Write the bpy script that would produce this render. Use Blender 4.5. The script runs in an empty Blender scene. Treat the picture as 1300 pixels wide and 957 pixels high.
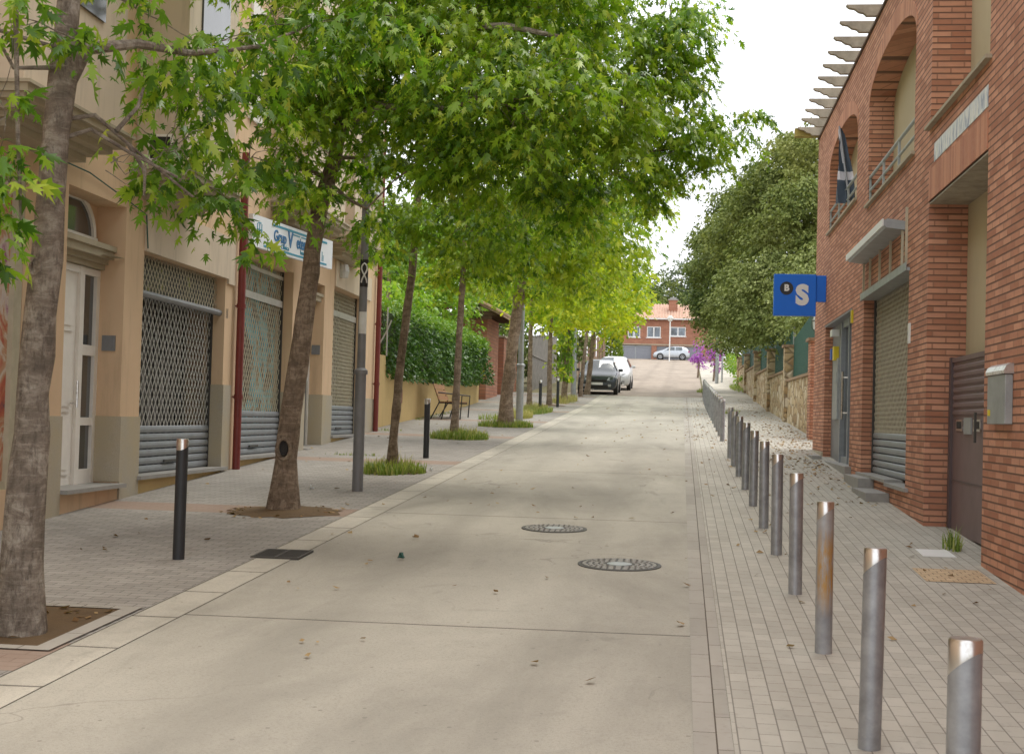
import bpy, bmesh, math, random
import numpy as np
from mathutils import Vector, Matrix, Euler
random.seed(7); rng = np.random.default_rng(7)
SC = bpy.context.scene; COL = SC.collection
PI = math.pi

# ------------------------------------------------------------------ street profile (uphill)
S0 = .0432
def zr(y):
    if y < 55: return S0*y
    if y < 90: return S0*55 + (y-55)*.0575
    if y < 172: return S0*55 + 35*.0575 + (y-90)*.061
    return S0*55 + 35*.0575 + 82*.061 + (y-172)*.035

# ------------------------------------------------------------------ node helpers
class N:
    def __init__(s, name):
        s.m = bpy.data.materials.new(name); s.m.use_nodes = True
        s.t = s.m.node_tree; s.t.nodes.clear()
        s.out = s.n('ShaderNodeOutputMaterial'); s.b = s.n('ShaderNodeBsdfPrincipled')
        s.l(s.b.outputs[0], s.out.inputs[0])
    def n(s, typ, **k):
        x = s.t.nodes.new(typ)
        for a, v in k.items(): setattr(x, a, v)
        return x
    def l(s, a, b): s.t.links.new(a, b)
    def set(s, sock, v):
        if isinstance(v, bpy.types.NodeSocket): s.l(v, sock)
        elif isinstance(v, (tuple, list)): sock.default_value = (*v, 1) if (len(v) == 3 and sock.type == 'RGBA') else v
        else: sock.default_value = v
    def pos(s):
        return s.n('ShaderNodeNewGeometry').outputs['Position']
    def obj(s):
        return s.n('ShaderNodeTexCoord').outputs['Object']
    def math(s, op, a, b=0., c=0.):
        x = s.n('ShaderNodeMath', operation=op)
        s.set(x.inputs[0], a); s.set(x.inputs[1], b); s.set(x.inputs[2], c); return x.outputs[0]
    def sep(s, v):
        x = s.n('ShaderNodeSeparateXYZ'); s.l(v, x.inputs[0]); return x.outputs
    def comb(s, a, b, c=0.):
        x = s.n('ShaderNodeCombineXYZ'); s.set(x.inputs[0], a); s.set(x.inputs[1], b); s.set(x.inputs[2], c); return x.outputs[0]
    def scale(s, v, sc):
        x = s.n('ShaderNodeVectorMath', operation='MULTIPLY'); s.l(v, x.inputs[0]); x.inputs[1].default_value = sc; return x.outputs[0]
    def noise(s, v, sc=5., det=4., rough=.6, dist=0.):
        x = s.n('ShaderNodeTexNoise'); s.l(v, x.inputs['Vector'])
        x.inputs['Scale'].default_value = sc; x.inputs['Detail'].default_value = det
        x.inputs['Roughness'].default_value = rough; x.inputs['Distortion'].default_value = dist
        return x.outputs[0]
    def ramp(s, f, stops):
        x = s.n('ShaderNodeValToRGB'); s.l(f, x.inputs[0]); e = x.color_ramp.elements
        while len(e) < len(stops): e.new(.5)
        for i, (p, c) in enumerate(stops):
            e[i].position = p; e[i].color = (*c, 1) if not isinstance(c, (int, float)) else (c, c, c, 1)
        return x.outputs[0]
    def mix(s, f, a, b, mode='MIX'):
        x = s.n('ShaderNodeMix', data_type='RGBA', blend_type=mode)
        s.set(x.inputs[0], f); s.set(x.inputs[6], a); s.set(x.inputs[7], b); return x.outputs[2]
    def bump(s, h, strength=.5, dist=.01, normal=None):
        x = s.n('ShaderNodeBump'); s.l(h, x.inputs['Height'])
        x.inputs['Strength'].default_value = strength; x.inputs['Distance'].default_value = dist
        if normal: s.l(normal, x.inputs['Normal'])
        s.l(x.outputs[0], s.b.inputs['Normal']); return x.outputs[0]
    def color(s, c): s.set(s.b.inputs['Base Color'], c)
    def rough(s, v): s.set(s.b.inputs['Roughness'], v)
    def metal(s, v): s.b.inputs['Metallic'].default_value = v
def mul(c, k): return tuple(min(1, x*k) for x in c)

M = {}
def plain(name, c, r=.6, metal=0., var=.12, sc=6., bump=0., bsc=40., spec=.5, local=False):
    n = N(name); p = n.obj() if local else n.pos()
    f = n.noise(p, sc, 5, .65)
    n.color(n.ramp(f, [(.3, mul(c, 1-var)), (.7, mul(c, 1+var))]))
    n.rough(r); n.metal(metal); n.b.inputs['Specular IOR Level'].default_value = spec
    if bump: n.bump(n.noise(p, bsc, 3), bump, .01)
    M[name] = n.m; return n
plain('stucco', (.62,.46,.33), .9, var=.07, sc=1.1, bump=.25, bsc=90)
def stucco(name, c, streak=.18):
    n = N(name); p = n.pos()
    a = n.noise(p, .9, 5, .6); b = n.noise(n.scale(p, (3., 3., .35)), 1.6, 5, .7)
    base = n.ramp(a, [(.3, mul(c, .93)), (.7, mul(c, 1.06))])
    st = n.ramp(b, [(.52, 0.), (.75, 1.)])
    z = n.math('MULTIPLY', st, streak)
    base = n.mix(z, base, mul(c, .55)); n.color(base); n.rough(.92)
    n.b.inputs['Specular IOR Level'].default_value = .2
    n.bump(n.noise(p, 110, 3), .25, .006); M[name] = n.m
stucco('stucco_orange', (.68,.495,.325), .5); stucco('stucco_pink', (.64,.54,.42), .5); stucco('stucco_beige', (.50,.42,.28), .12)
stucco('ochre_wall', (.55,.40,.19), .35); stucco('white_wall', (.62,.6,.55), .2); stucco('stone_trim', (.42,.37,.27), .5)
n = N('granite'); p = n.pos()
f = n.noise(p, 160, 2, .7); g = n.noise(p, 1.6, 4, .6)
n.color(n.mix(n.ramp(g, [(.3, 0.), (.75, .8)]), n.ramp(f, [(.35, (.30,.27,.22)), (.6, (.47,.43,.36))]), (.47,.38,.22)))
n.rough(.6); M['granite'] = n.m
def brick(name, c1, c2, mortar, bw=.29, rh=.068, ms=.009, dark=True):
    n = N(name); s = n.sep(n.pos())
    v = n.comb(n.math('ADD', s[0], s[1]), s[2])
    x = n.n('ShaderNodeTexBrick'); n.l(v, x.inputs['Vector'])
    for k, val in dict(Scale=1., **{'Mortar Size': ms, 'Mortar Smooth': .15, 'Bias': -.1, 'Brick Width': bw, 'Row Height': rh}).items(): x.inputs[k].default_value = val
    x.inputs['Color1'].default_value = (*c1, 1); x.inputs['Color2'].default_value = (*c2, 1); x.inputs['Mortar'].default_value = (*mortar, 1)
    x.offset = .5
    w = n.noise(n.pos(), 1.2, 5, .6)
    hz = n.math('FRACT', n.math('DIVIDE', s[2], rh)); hj = n.math('ADD', n.math('LESS_THAN', hz, .16), n.math('GREATER_THAN', hz, .97))
    if dark: x.inputs['Mortar'].default_value = (*mul(c1, .62), 1)
    c = n.mix(n.ramp(w, [(.35, 0.), (.7, .55)]), x.outputs['Color'], n.mix(1., x.outputs['Color'], (.72,.70,.72), 'MULTIPLY'))
    k = n.noise(n.scale(n.pos(), (9, 9, 30)), 1., 3, .6)
    c = n.mix(n.ramp(k, [(.35, 0.), (.75, .45)]), c, n.mix(1., c, (1.35,1.25,1.15), 'MULTIPLY'))
    if dark: c = n.mix(n.math('MULTIPLY', hj, .85), c, mortar)  # dark bed joints; crevice shade is put into the mortar colour
    n.color(c); n.rough(.88); n.b.inputs['Specular IOR Level'].default_value = .25
    h = n.math('SUBTRACT', 1., x.outputs['Fac']); h = n.math('ADD', h, n.math('MULTIPLY', n.noise(n.pos(), 120, 2), .15))
    n.bump(h, .9, .012); M[name] = n.m
brick('brick', (.61,.32,.21), (.38,.165,.10), (.14,.085,.062))
brick('brick_far', (.45,.215,.14), (.36,.155,.10), (.30,.17,.12), bw=.5, rh=.14, ms=.02, dark=False)
n = N('brick_single'); r = n.n('ShaderNodeNewGeometry').outputs['Random Per Island']
n.color(n.mix(n.ramp(n.noise(n.pos(), 25, 3), [(.3, 0.), (.8, .4)]), n.ramp(r, [(0., (.42,.17,.10)), (1., (.60,.29,.17))]), (.55,.35,.25)))
n.rough(.88); n.bump(n.noise(n.pos(), 120, 2), .3, .005); M['brick_single'] = n.m
plain('mortar', (.11,.075,.055), .95)
# concrete road: patches, transverse joints, hairline cracks
def ground(name, c, patch, joints=None, speck=True):
    n = N(name); p = n.pos(); s = n.sep(p)
    a = n.noise(n.scale(p, (.5, .16, .5)), 1.6, 6, .62, .4)
    base = n.ramp(a, [(.28, mul(c, .68)), (.5, c), (.7, mul(c, 1.18))])
    f2 = n.noise(p, 2.6, 6, .75)
    base = n.mix(n.ramp(f2, [(.5, 0.), (.8, patch)]), base, mul(c, .55))
    sp = n.noise(p, 60, 2, .6)
    base = n.mix(n.ramp(sp, [(.3, .35), (.5, 0.)]), base, mul(c, .55))
    st = n.noise(n.scale(p, (3.2, .5, 1)), 1.1, 5, .7, 1.)
    base = n.mix(n.ramp(st, [(.60, 0.), (.74, .30)]), base, mul(c, .6))
    cr = n.n('ShaderNodeTexVoronoi', feature='DISTANCE_TO_EDGE'); w2 = n.n('ShaderNodeVectorMath', operation='ADD'); n.l(p, w2.inputs[0]); nn = n.n('ShaderNodeTexNoise'); n.l(p, nn.inputs['Vector']); nn.inputs['Scale'].default_value = 1.8; n.l(nn.outputs['Color'], w2.inputs[1]); n.l(w2.outputs[0], cr.inputs['Vector']); cr.inputs['Scale'].default_value = .33
    ck = n.math('MULTIPLY', n.math('LESS_THAN', cr.outputs['Distance'], .0035), n.ramp(n.noise(p, .5, 2), [(.5, 0.), (.6, .35)]))
    base = n.mix(ck, base, mul(c, .3))
    bl = n.noise(n.scale(p, (1.1, .8, 1)), 1.3, 3, .5, 1.5); base = n.mix(n.ramp(bl, [(.66, 0.), (.74, .35)]), base, mul(c, .5))
    pk = n.n('ShaderNodeTexVoronoi'); n.l(p, pk.inputs['Vector']); pk.inputs['Scale'].default_value = 5.; base = n.mix(n.math('MULTIPLY', n.math('LESS_THAN', pk.outputs['Distance'], .06), .55), base, mul(c, .4))
    if joints:
        tr = n.math('ABSOLUTE', n.math('SUBTRACT', n.math('ABSOLUTE', n.math('ADD', s[0], 1.6)), .72)); tr = n.math('ADD', tr, n.math('MULTIPLY', n.noise(n.scale(p, (2, .3, 1)), 1.5, 5, .7), .5))
        base = n.mix(n.ramp(tr, [(.26, .30), (.55, 0.)]), base, mul(c, .62))
        ag = n.noise(p, 240, 2, .7); base = n.mix(n.ramp(ag, [(.35, .4), (.5, 0.)]), base, mul(c, .5))
        y = n.math('ADD', s[1], n.math('MULTIPLY', n.noise(p, 3, 3), .03)); y = n.math('ADD', y, n.math('MULTIPLY', s[0], joints[2]))
        m = n.math('FRACT', n.math('DIVIDE', n.math('SUBTRACT', y, joints[0]), joints[1]))
        j = n.math('LESS_THAN', m, .018/joints[1]*1.6)
        base = n.mix(n.math('MULTIPLY', j, .75), base, (.07,.06,.05))
    n.color(base); n.rough(.9); n.b.inputs['Specular IOR Level'].default_value = .25
    n.bump(n.math('ADD', n.noise(p, 90, 3), n.math('MULTIPLY', f2, .6)), .35, .008); M[name] = n.m
ground('road_concrete', (.42,.392,.33), .28, (9.28, 6.4, -.01))
ground('ramp_concrete', (.36,.30,.24), .2, (3., 9., 0))
ground('gutter_concrete', (.50,.465,.39), .6, (8.1, 1.0, 0))
ground('soil', (.13,.085,.045), .6)
ground('terrain', (.16,.14,.07), .4)
def paving(name, c1, c2, mortar, bw, rh, swap, strip=None):
    n = N(name); p = n.pos(); s = n.sep(p)
    v = n.comb(s[1], s[0]) if swap else n.comb(s[0], s[1])
    x = n.n('ShaderNodeTexBrick'); n.l(v, x.inputs['Vector'])
    for k, val in dict(Scale=1., **{'Mortar Size': .004, 'Mortar Smooth': .2, 'Bias': 0., 'Brick Width': bw, 'Row Height': rh}).items(): x.inputs[k].default_value = val
    x.inputs['Color1'].default_value = (*c1, 1); x.inputs['Color2'].default_value = (*c2, 1); x.inputs['Mortar'].default_value = (*mortar, 1)
    a = n.noise(n.scale(p, (.8, .3, .5)), 1.3, 6, .65)
    c = n.mix(n.ramp(a, [(.3, .45), (.6, 0.)]), x.outputs['Color'], n.mix(1., x.outputs['Color'], (.62,.60,.58), 'MULTIPLY'))
    b = n.noise(p, 14, 5, .7)
    c = n.mix(n.ramp(b, [(.55, 0.), (.8, .35)]), c, (.16,.13,.10))
    if strip:
        y = n.math('FRACT', n.math('DIVIDE', n.math('SUBTRACT', s[1], strip[0]), strip[1]))
        inn = n.math('LESS_THAN', y, strip[2]/strip[1])
        c = n.mix(n.math('MULTIPLY', inn, .65), c, strip[3])
    n.color(c); n.rough(.9); n.b.inputs['Specular IOR Level'].default_value = .25
    n.bump(n.math('ADD', n.math('SUBTRACT', 1., x.outputs['Fac']), n.math('MULTIPLY', n.noise(p, 70, 3), .3)), .6, .006); M[name] = n.m
paving('paving_right', (.49,.463,.40), (.42,.396,.342), (.25,.23,.20), .2, .1, True)
paving('paving_left', (.37,.345,.31), (.30,.28,.25), (.15,.14,.125), .2, .1, False, (15.0, 7.6, .75, (.32,.21,.15)))
paving('paving_tactile', (.58,.44,.28), (.52,.38,.24), (.2,.15,.1), .1, .1, False)
paving('border_stone', (.42,.39,.34), (.37,.345,.30), (.11,.09,.07), .6, .2, True)
# stone rubble wall
n = N('rubble'); p = n.pos()
s = n.sep(p); vv = n.comb(n.math('ADD', s[0], s[1]), n.math('MULTIPLY', s[2], 1.5))
v = n.n('ShaderNodeTexVoronoi', feature='F1'); n.l(vv, v.inputs['Vector']); v.inputs['Scale'].default_value = 2.6
e = n.n('ShaderNodeTexVoronoi', feature='DISTANCE_TO_EDGE'); n.l(vv, e.inputs['Vector']); e.inputs['Scale'].default_value = 2.6
sc_ = n.n('ShaderNodeSeparateColor'); n.l(v.outputs['Color'], sc_.inputs[0])
c = n.ramp(sc_.outputs[0], [(0., (.30,.19,.09)), (.5, (.50,.37,.20)), (1., (.64,.55,.40))])
c = n.mix(n.ramp(e.outputs['Distance'], [(0., .9), (.07, 0.)]), c, (.22,.17,.11)); n.color(c); n.rough(.9)
n.bump(n.ramp(e.outputs['Distance'], [(0., 0.), (.15, 1.)]), .9, .04); M['rubble'] = n.m
# bark
def bark(name, c, c2):
    n = N(name); p = n.obj()
    a = n.noise(n.scale(p, (1, 1, 1.6)), 5, 6, .7, .5); b = n.noise(n.scale(p, (30, 30, 9)), 1., 7, .8)
    h = n.noise(n.scale(p, (5, 5, 46)), 1., 4, .7)
    v = n.n('ShaderNodeTexVoronoi', feature='DISTANCE_TO_EDGE'); n.l(n.scale(p, (16, 16, 6)), v.inputs['Vector']); v.inputs['Scale'].default_value = 1.3
    ed = n.ramp(v.outputs['Distance'], [(0., 1.), (.10, 0.)])
    cc = n.ramp(a, [(.32, mul(c, .62)), (.48, c), (.62, c2)])
    low = n.ramp(n.sep(p)[2], [(.0, 1.), (1., 0.)])
    cc = n.mix(n.ramp(b, [(.34, .8), (.52, 0.)]), cc, mul(c, .38)); cc = n.mix(n.ramp(h, [(.56, 0.), (.70, .5)]), cc, mul(c2, 1.1))
    cc = n.mix(n.math('MULTIPLY', ed, n.math('MULTIPLY', low, .18)), cc, mul(c, .36))
    n.color(cc); n.rough(.92); n.b.inputs['Specular IOR Level'].default_value = .2
    n.bump(n.math('SUBTRACT', n.math('ADD', b, n.math('MULTIPLY', h, .5)), n.math('MULTIPLY', ed, n.math('MULTIPLY', low, .15))), 1., .03); M[name] = n.m
bark('bark', (.26,.195,.14), (.42,.335,.25)); bark('bark_grey', (.27,.225,.18), (.47,.42,.35))
# leaves
def leaf(name, stops, trans=.38, rough=.42, tcol=(1.15,1.25,.6), patch=None):
    n = N(name); g = n.n('ShaderNodeNewGeometry')
    c = n.ramp(g.outputs['Random Per Island'], stops)
    if patch:
        f = n.noise(g.outputs['Position'], patch[0], 3, .6)
        c = n.mix(n.ramp(f, [(.45, 0.), (.62, patch[2])]), c, patch[1])
    n.color(c); n.rough(rough); n.b.inputs['Specular IOR Level'].default_value = .45 if rough < .6 else .12
    tr = n.n('ShaderNodeBsdfTranslucent'); n.l(n.mix(1., c, tcol, 'MULTIPLY'), tr.inputs[0])
    mx = n.n('ShaderNodeMixShader'); mx.inputs[0].default_value = trans
    n.l(n.b.outputs[0], mx.inputs[1]); n.l(tr.outputs[0], mx.inputs[2]); n.l(mx.outputs[0], n.out.inputs[0]); M[name] = n.m
leaf('leaf_maple', [(0., (.05,.125,.012)), (.35, (.14,.29,.018)), (.75, (.31,.49,.035)), (1., (.58,.66,.09))], .40, .30, patch=(1.1, (.34,.48,.03), .5))
leaf('leaf_maple_near', [(0., (.05,.13,.012)), (.45, (.14,.29,.02)), (.85, (.29,.46,.035)), (1., (.48,.55,.08))], .40, .30)
leaf('leaf_mid', [(0., (.07,.16,.015)), (.35, (.18,.32,.02)), (.75, (.34,.48,.03)), (1., (.58,.62,.06))], .45, .35, patch=(1.0, (.48,.54,.03), .65))
leaf('leaf_yellow', [(0., (.18,.30,.02)), (.5, (.32,.46,.03)), (1., (.55,.58,.04))], .5, patch=(.9, (.66,.62,.03), .75))
leaf('leaf_garden', [(0., (.13,.25,.035)), (.5, (.25,.42,.04)), (1., (.42,.54,.07))], .45, patch=(.5, (.12,.22,.04), .6))
leaf('leaf_oak', [(0., (.07,.10,.028)), (.5, (.16,.20,.05)), (1., (.28,.32,.10))], .18, .6, patch=(.35, (.30,.30,.09), .6))
leaf('leaf_oak_dark', [(0., (.045,.08,.022)), (.5, (.11,.155,.04)), (1., (.24,.29,.09))], .18, .6, patch=(.3, (.20,.21,.06), .5))
leaf('leaf_oak_pale', [(0., (.10,.13,.04)), (.5, (.24,.28,.085)), (1., (.38,.42,.17))], .18, .6, patch=(.4, (.14,.19,.05), .5))
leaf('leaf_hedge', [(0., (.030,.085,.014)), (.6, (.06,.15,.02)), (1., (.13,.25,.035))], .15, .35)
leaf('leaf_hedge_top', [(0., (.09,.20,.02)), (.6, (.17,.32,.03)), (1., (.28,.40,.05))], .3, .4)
leaf('leaf_conifer', [(0., (.14,.24,.03)), (1., (.30,.38,.06))], .25)
leaf('leaf_far', [(0., (.08,.12,.06)), (1., (.17,.21,.11))], .15)
leaf('petal', [(0., (.34,.07,.40)), (1., (.54,.20,.58))], .4, tcol=(1.1,.9,1.1))
leaf('grass', [(0., (.12,.20,.03)), (.5, (.24,.33,.06)), (1., (.45,.42,.16))], .35)
leaf('grass_dry', [(0., (.30,.30,.08)), (1., (.55,.48,.22))], .35)
leaf('dead_leaf', [(0., (.16,.09,.04)), (.5, (.30,.19,.09)), (1., (.45,.33,.17))], .1, .8)
# metals, paint
plain('zinc', (.33,.34,.355), .42, .55, var=.25, sc=8, local=False)
n = N('zinc_rust'); p = n.obj(); q = n.sep(p)
f = n.noise(n.scale(p, (30, 30, 5)), 1., 5, .7); g_ = n.noise(p, 6, 4, .6)
band = n.ramp(q[2], [(.22, 0.), (.42, 1.), (.62, 1.), (.78, .15)]); side = n.ramp(n.math('MULTIPLY', q[1], -10.), [(.0, 0.), (.35, 1.)])
k = n.math('MULTIPLY', n.math('MULTIPLY', band, side), n.ramp(f, [(.38, .1), (.55, 1.)]))
n.color(n.mix(k, n.ramp(g_, [(.3, (.25,.26,.275)), (.7, (.42,.43,.44))]), (.44,.25,.07))); n.rough(.55); n.metal(.3); M['zinc_rust'] = n.m
n = N('polished_steel'); p = n.obj()
n.color(n.ramp(n.noise(p, 18, 3), [(.30, (.34,.29,.23)), (.5, (.68,.67,.65))])); n.rough(.28); n.metal(.95); M['polished_steel'] = n.m
plain('black_steel', (.035,.038,.042), .5, .2); plain('lamp_grey', (.23,.235,.245), .55, .3, var=.1)
plain('dark_iron', (.085,.08,.073), .6, .5); plain('iron_cover', (.34,.32,.29), .55, .5, var=.3, sc=20)
plain('galv', (.36,.38,.38), .5, .5, var=.15); plain('lattice_metal', (.50,.49,.45), .5, .4); plain('lattice_tan', (.50,.45,.33), .6, .3)
plain('shutter_grey', (.27,.29,.31), .45, .3, var=.12); plain('pipe_red', (.20,.035,.03), .45); plain('white_paint', (.80,.775,.72), .5, var=.05)
plain('white_plain', (.78,.78,.76), .45, var=.03); plain('gate_mauve', (.17,.115,.115), .5, .1, var=.12, sc=3); plain('gate_mauve_dark', (.10,.07,.07), .5)
plain('stone_sill', (.30,.29,.27), .6); plain('concrete_beam', (.36,.32,.25), .9, var=.3, sc=4, bump=.3); plain('moss_beam', (.32,.26,.07), .9, var=.3)
plain('roof_tile', (.52,.34,.25), .85, var=.3, sc=3); plain('old_tile', (.30,.20,.12), .9, var=.35, sc=5); plain('wood', (.29,.14,.06), .55, var=.25, sc=9)
plain('wood_dark', (.10,.055,.03), .8); plain('grey_wood', (.22,.20,.175), .85, var=.3, sc=4); plain('fence_brown', (.33,.22,.16), .85, var=.3, sc=4)
plain('blue_sign', (.0,.15,.72), .45, var=.03); plain('badge_black', (.018,.018,.02), .4); plain('sign_white', (.80,.83,.86), .4, var=.02); plain('sign_blue', (.02,.16,.38), .4); plain('sign_teal', (.03,.28,.42), .4)
plain('flag_navy', (.06,.08,.105), .85); plain('flag_white', (.60,.58,.60), .85); plain('yellow_plastic', (.70,.55,.02), .5); plain('blue_plastic', (.03,.10,.45), .5); plain('mesh_green', (.018,.085,.062), .6)
plain('tyre', (.02,.02,.02), .9); plain('rim', (.45,.46,.48), .35, .8); plain('car_dark', (.045,.055,.065), .25, .3, spec=.8); plain('car_white', (.74,.75,.76), .3, spec=.7); plain('car_silver', (.52,.56,.60), .3, .4, spec=.7)
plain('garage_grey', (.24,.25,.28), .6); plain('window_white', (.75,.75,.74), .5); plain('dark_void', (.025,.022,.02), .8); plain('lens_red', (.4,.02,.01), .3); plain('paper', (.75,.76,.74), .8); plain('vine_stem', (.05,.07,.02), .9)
plain('terracotta_cloth', (.10,.055,.035), .9, var=.5, sc=3)
def glass(name, c, r=.08):
    n = N(name); f = n.noise(n.scale(n.pos(), (1., 1., .6)), 1.6, 3)
    n.color(n.ramp(f, [(.35, mul(c, .4)), (.65, mul(c, 1.5))])); n.rough(r); n.b.inputs['Specular IOR Level'].default_value = 1.; M[name] = n.m
glass('window_glass', (.05,.055,.055)); glass('car_glass', (.10,.12,.13), .05); glass('house_glass', (.12,.15,.18), .1)
n = N('lamp_glass'); n.color((.75,.76,.72)); n.rough(.25); n.b.inputs['Transmission Weight'].default_value = .25; M['lamp_glass'] = n.m
# goods / curtains seen behind the lattice shutters
n = N('curtain'); p = n.pos(); s = n.sep(p)
w = n.math('SINE', n.math('MULTIPLY', s[1], 26.)); w = n.math('ADD', w, n.math('MULTIPLY', n.noise(p, 2.2, 3), 3.))
n.color(n.ramp(n.math('MULTIPLY', w, .3), [(.1, (.012,.011,.010)), (.45, (.06,.058,.05)), (.8, (.26,.25,.23))])); n.rough(.9); M['curtain'] = n.m
n = N('window_poster'); p = n.pos()
f = n.noise(p, 1.6, 4, .6, .6)
n.color(n.ramp(f, [(.36, (.06,.045,.03)), (.45, (.20,.13,.07)), (.49, (.10,.34,.40)), (.57, (.25,.52,.55)), (.63, (.30,.17,.06))])); n.rough(.6); M['window_poster'] = n.m
n = N('mural'); p = n.pos()
f = n.noise(n.scale(p, (1, 1, .6)), 2.4, 5, .65, 1.4)
n.color(n.ramp(f, [(.3, (.10,.04,.08)), (.42, (.45,.10,.05)), (.5, (.50,.30,.18)), (.56, (.62,.56,.50)), (.66, (.35,.12,.22))])); n.rough(.5); M['mural'] = n.m
n = N('lattice_housing'); p = n.pos()
n.color(n.ramp(n.noise(p, 3.5, 3, .6), [(.45, (.05,.048,.04)), (.6, (.11,.11,.07)), (.72, (.36,.38,.06))])); n.rough(.7); M['lattice_housing'] = n.m
n = N('letter_tiles'); p = n.pos(); s = n.sep(p)
f = n.noise(n.comb(n.math('MULTIPLY', s[1], 9.), n.math('MULTIPLY', s[2], 2.2)), 1.4, 4, .7)
n.color(n.ramp(f, [(.36, (.12,.15,.24)), (.46, (.45,.47,.47)), (.54, (.66,.64,.58)), (.68, (.36,.40,.24))])); n.rough(.4); M['letter_tiles'] = n.m

# ------------------------------------------------------------------ mesh builder
class MB:
    def __init__(s, f=None): s.v = []; s.f = []; s.m = f
    def add(s, vs, fs):
        o = len(s.v)
        s.v += [tuple(s.m(*q)) for q in vs] if s.m else [tuple(q) for q in vs]
        s.f += [tuple(i+o for i in q) for q in fs]; return s
    def box(s, x0, x1, y0, y1, z0, z1):
        return s.add([(x0,y0,z0),(x1,y0,z0),(x1,y1,z0),(x0,y1,z0),(x0,y0,z1),(x1,y0,z1),(x1,y1,z1),(x0,y1,z1)],
                     [(0,3,2,1),(4,5,6,7),(0,1,5,4),(1,2,6,5),(2,3,7,6),(3,0,4,7)])
    def prism(s, pts, y0, y1):      # polygon in (x,z) extruded along y
        n = len(pts)
        return s.add([(a, y0, b) for a, b in pts]+[(a, y1, b) for a, b in pts],
                     [tuple(range(n)), tuple(range(2*n-1, n-1, -1))]+[(i, (i+1) % n, (i+1) % n+n, i+n) for i in range(n)])
    def prismx(s, pts, x0, x1):     # polygon in (y,z) extruded along x
        n = len(pts)
        return s.add([(x0, a, b) for a, b in pts]+[(x1, a, b) for a, b in pts],
                     [tuple(range(n)), tuple(range(2*n-1, n-1, -1))]+[(i, (i+1) % n, (i+1) % n+n, i+n) for i in range(n)])
    def tube(s, pts, rad, n=8, caps=True, jag=0.):
        pts = [Vector(p) for p in pts]; rs = rad if isinstance(rad, (list, tuple)) else [rad]*len(pts)
        vs = []; a = None
        for i, p in enumerate(pts):
            d = (pts[min(i+1, len(pts)-1)]-pts[max(i-1, 0)]).normalized()
            if a is None: a = d.orthogonal().normalized()
            a = (a-d*a.dot(d)).normalized(); b = d.cross(a)
            for k in range(n):
                t = 2*PI*k/n; r = rs[i]*(1+(random.uniform(-jag, jag) if jag else 0))
                vs.append(p+(a*math.cos(t)+b*math.sin(t))*r)
        fs = [(i*n+k, i*n+(k+1) % n, (i+1)*n+(k+1) % n, (i+1)*n+k) for i in range(len(pts)-1) for k in range(n)]
        if caps: fs += [tuple(range(n-1, -1, -1)), tuple((len(pts)-1)*n+k for k in range(n))]
        return s.add(vs, fs)
    def lathe(s, prof, c=(0,0,0), n=16):
        vs = [(c[0]+r*math.cos(2*PI*k/n), c[1]+r*math.sin(2*PI*k/n), c[2]+z) for r, z in prof for k in range(n)]
        L = len(prof)
        fs = [(i*n+k, i*n+(k+1) % n, (i+1)*n+(k+1) % n, (i+1)*n+k) for i in range(L-1) for k in range(n)]
        fs += [tuple(range(n-1, -1, -1)), tuple((L-1)*n+k for k in range(n))]
        return s.add(vs, fs)
def rootloc(p):
    v = Vector((0,0,0))
    while p: v += p.location; p = p.parent
    return v
def part(name, mb, mat, parent=None, label=None, world=True, smooth=False, bevel=0., recalc=True):
    me = bpy.data.meshes.new(name)
    off = rootloc(parent) if (world and parent) else Vector((0,0,0))
    me.from_pydata([(a-off.x, b-off.y, c-off.z) for a, b, c in mb.v], [], mb.f)
    if recalc:
        bm = bmesh.new(); bm.from_mesh(me); bmesh.ops.recalc_face_normals(bm, faces=bm.faces); bm.to_mesh(me); bm.free()
    me.materials.append(M[mat] if isinstance(mat, str) else mat)
    if smooth:
        me.polygons.foreach_set('use_smooth', [True]*len(me.polygons))
        try: me.set_sharp_from_angle(angle=math.radians(40))
        except Exception: pass
    o = bpy.data.objects.new(name, me); COL.objects.link(o); o.parent = parent
    if label: o['label'] = label
    if bevel:
        b = o.modifiers.new('bevel', 'BEVEL'); b.width = bevel; b.segments = 2; b.limit_method = 'ANGLE'
    return o
def tag(o, label, cat, group=None):
    o['label'] = label; o['category'] = cat
    if group: o['group'] = group
    return o
def thing(name, label, cat, loc, group=None, rz=0.):
    o = bpy.data.objects.new(name, None); COL.objects.link(o); o.location = loc; o.rotation_euler = (0, 0, rz)
    o.empty_display_size = .2
    return tag(o, label, cat, group)
def solo(name, mb, mat, label, cat, loc, group=None, **k):     # a thing that is one mesh, origin at its base
    h = bpy.data.objects.new('tmp', None); h.location = loc
    o = part(name, mb, mat, h, **k); o.parent = None; o.location = loc; bpy.data.objects.remove(h)
    return tag(o, label, cat, group)
def struct(name, mb, mat, kind='structure', **k):
    o = part(name, mb, mat, None, **k); o['kind'] = kind; return o
def copy_tree(o, parent=None):
    c = o.copy(); COL.objects.link(c); c.parent = parent
    for ch in o.children: copy_tree(ch, c)
    return c
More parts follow.
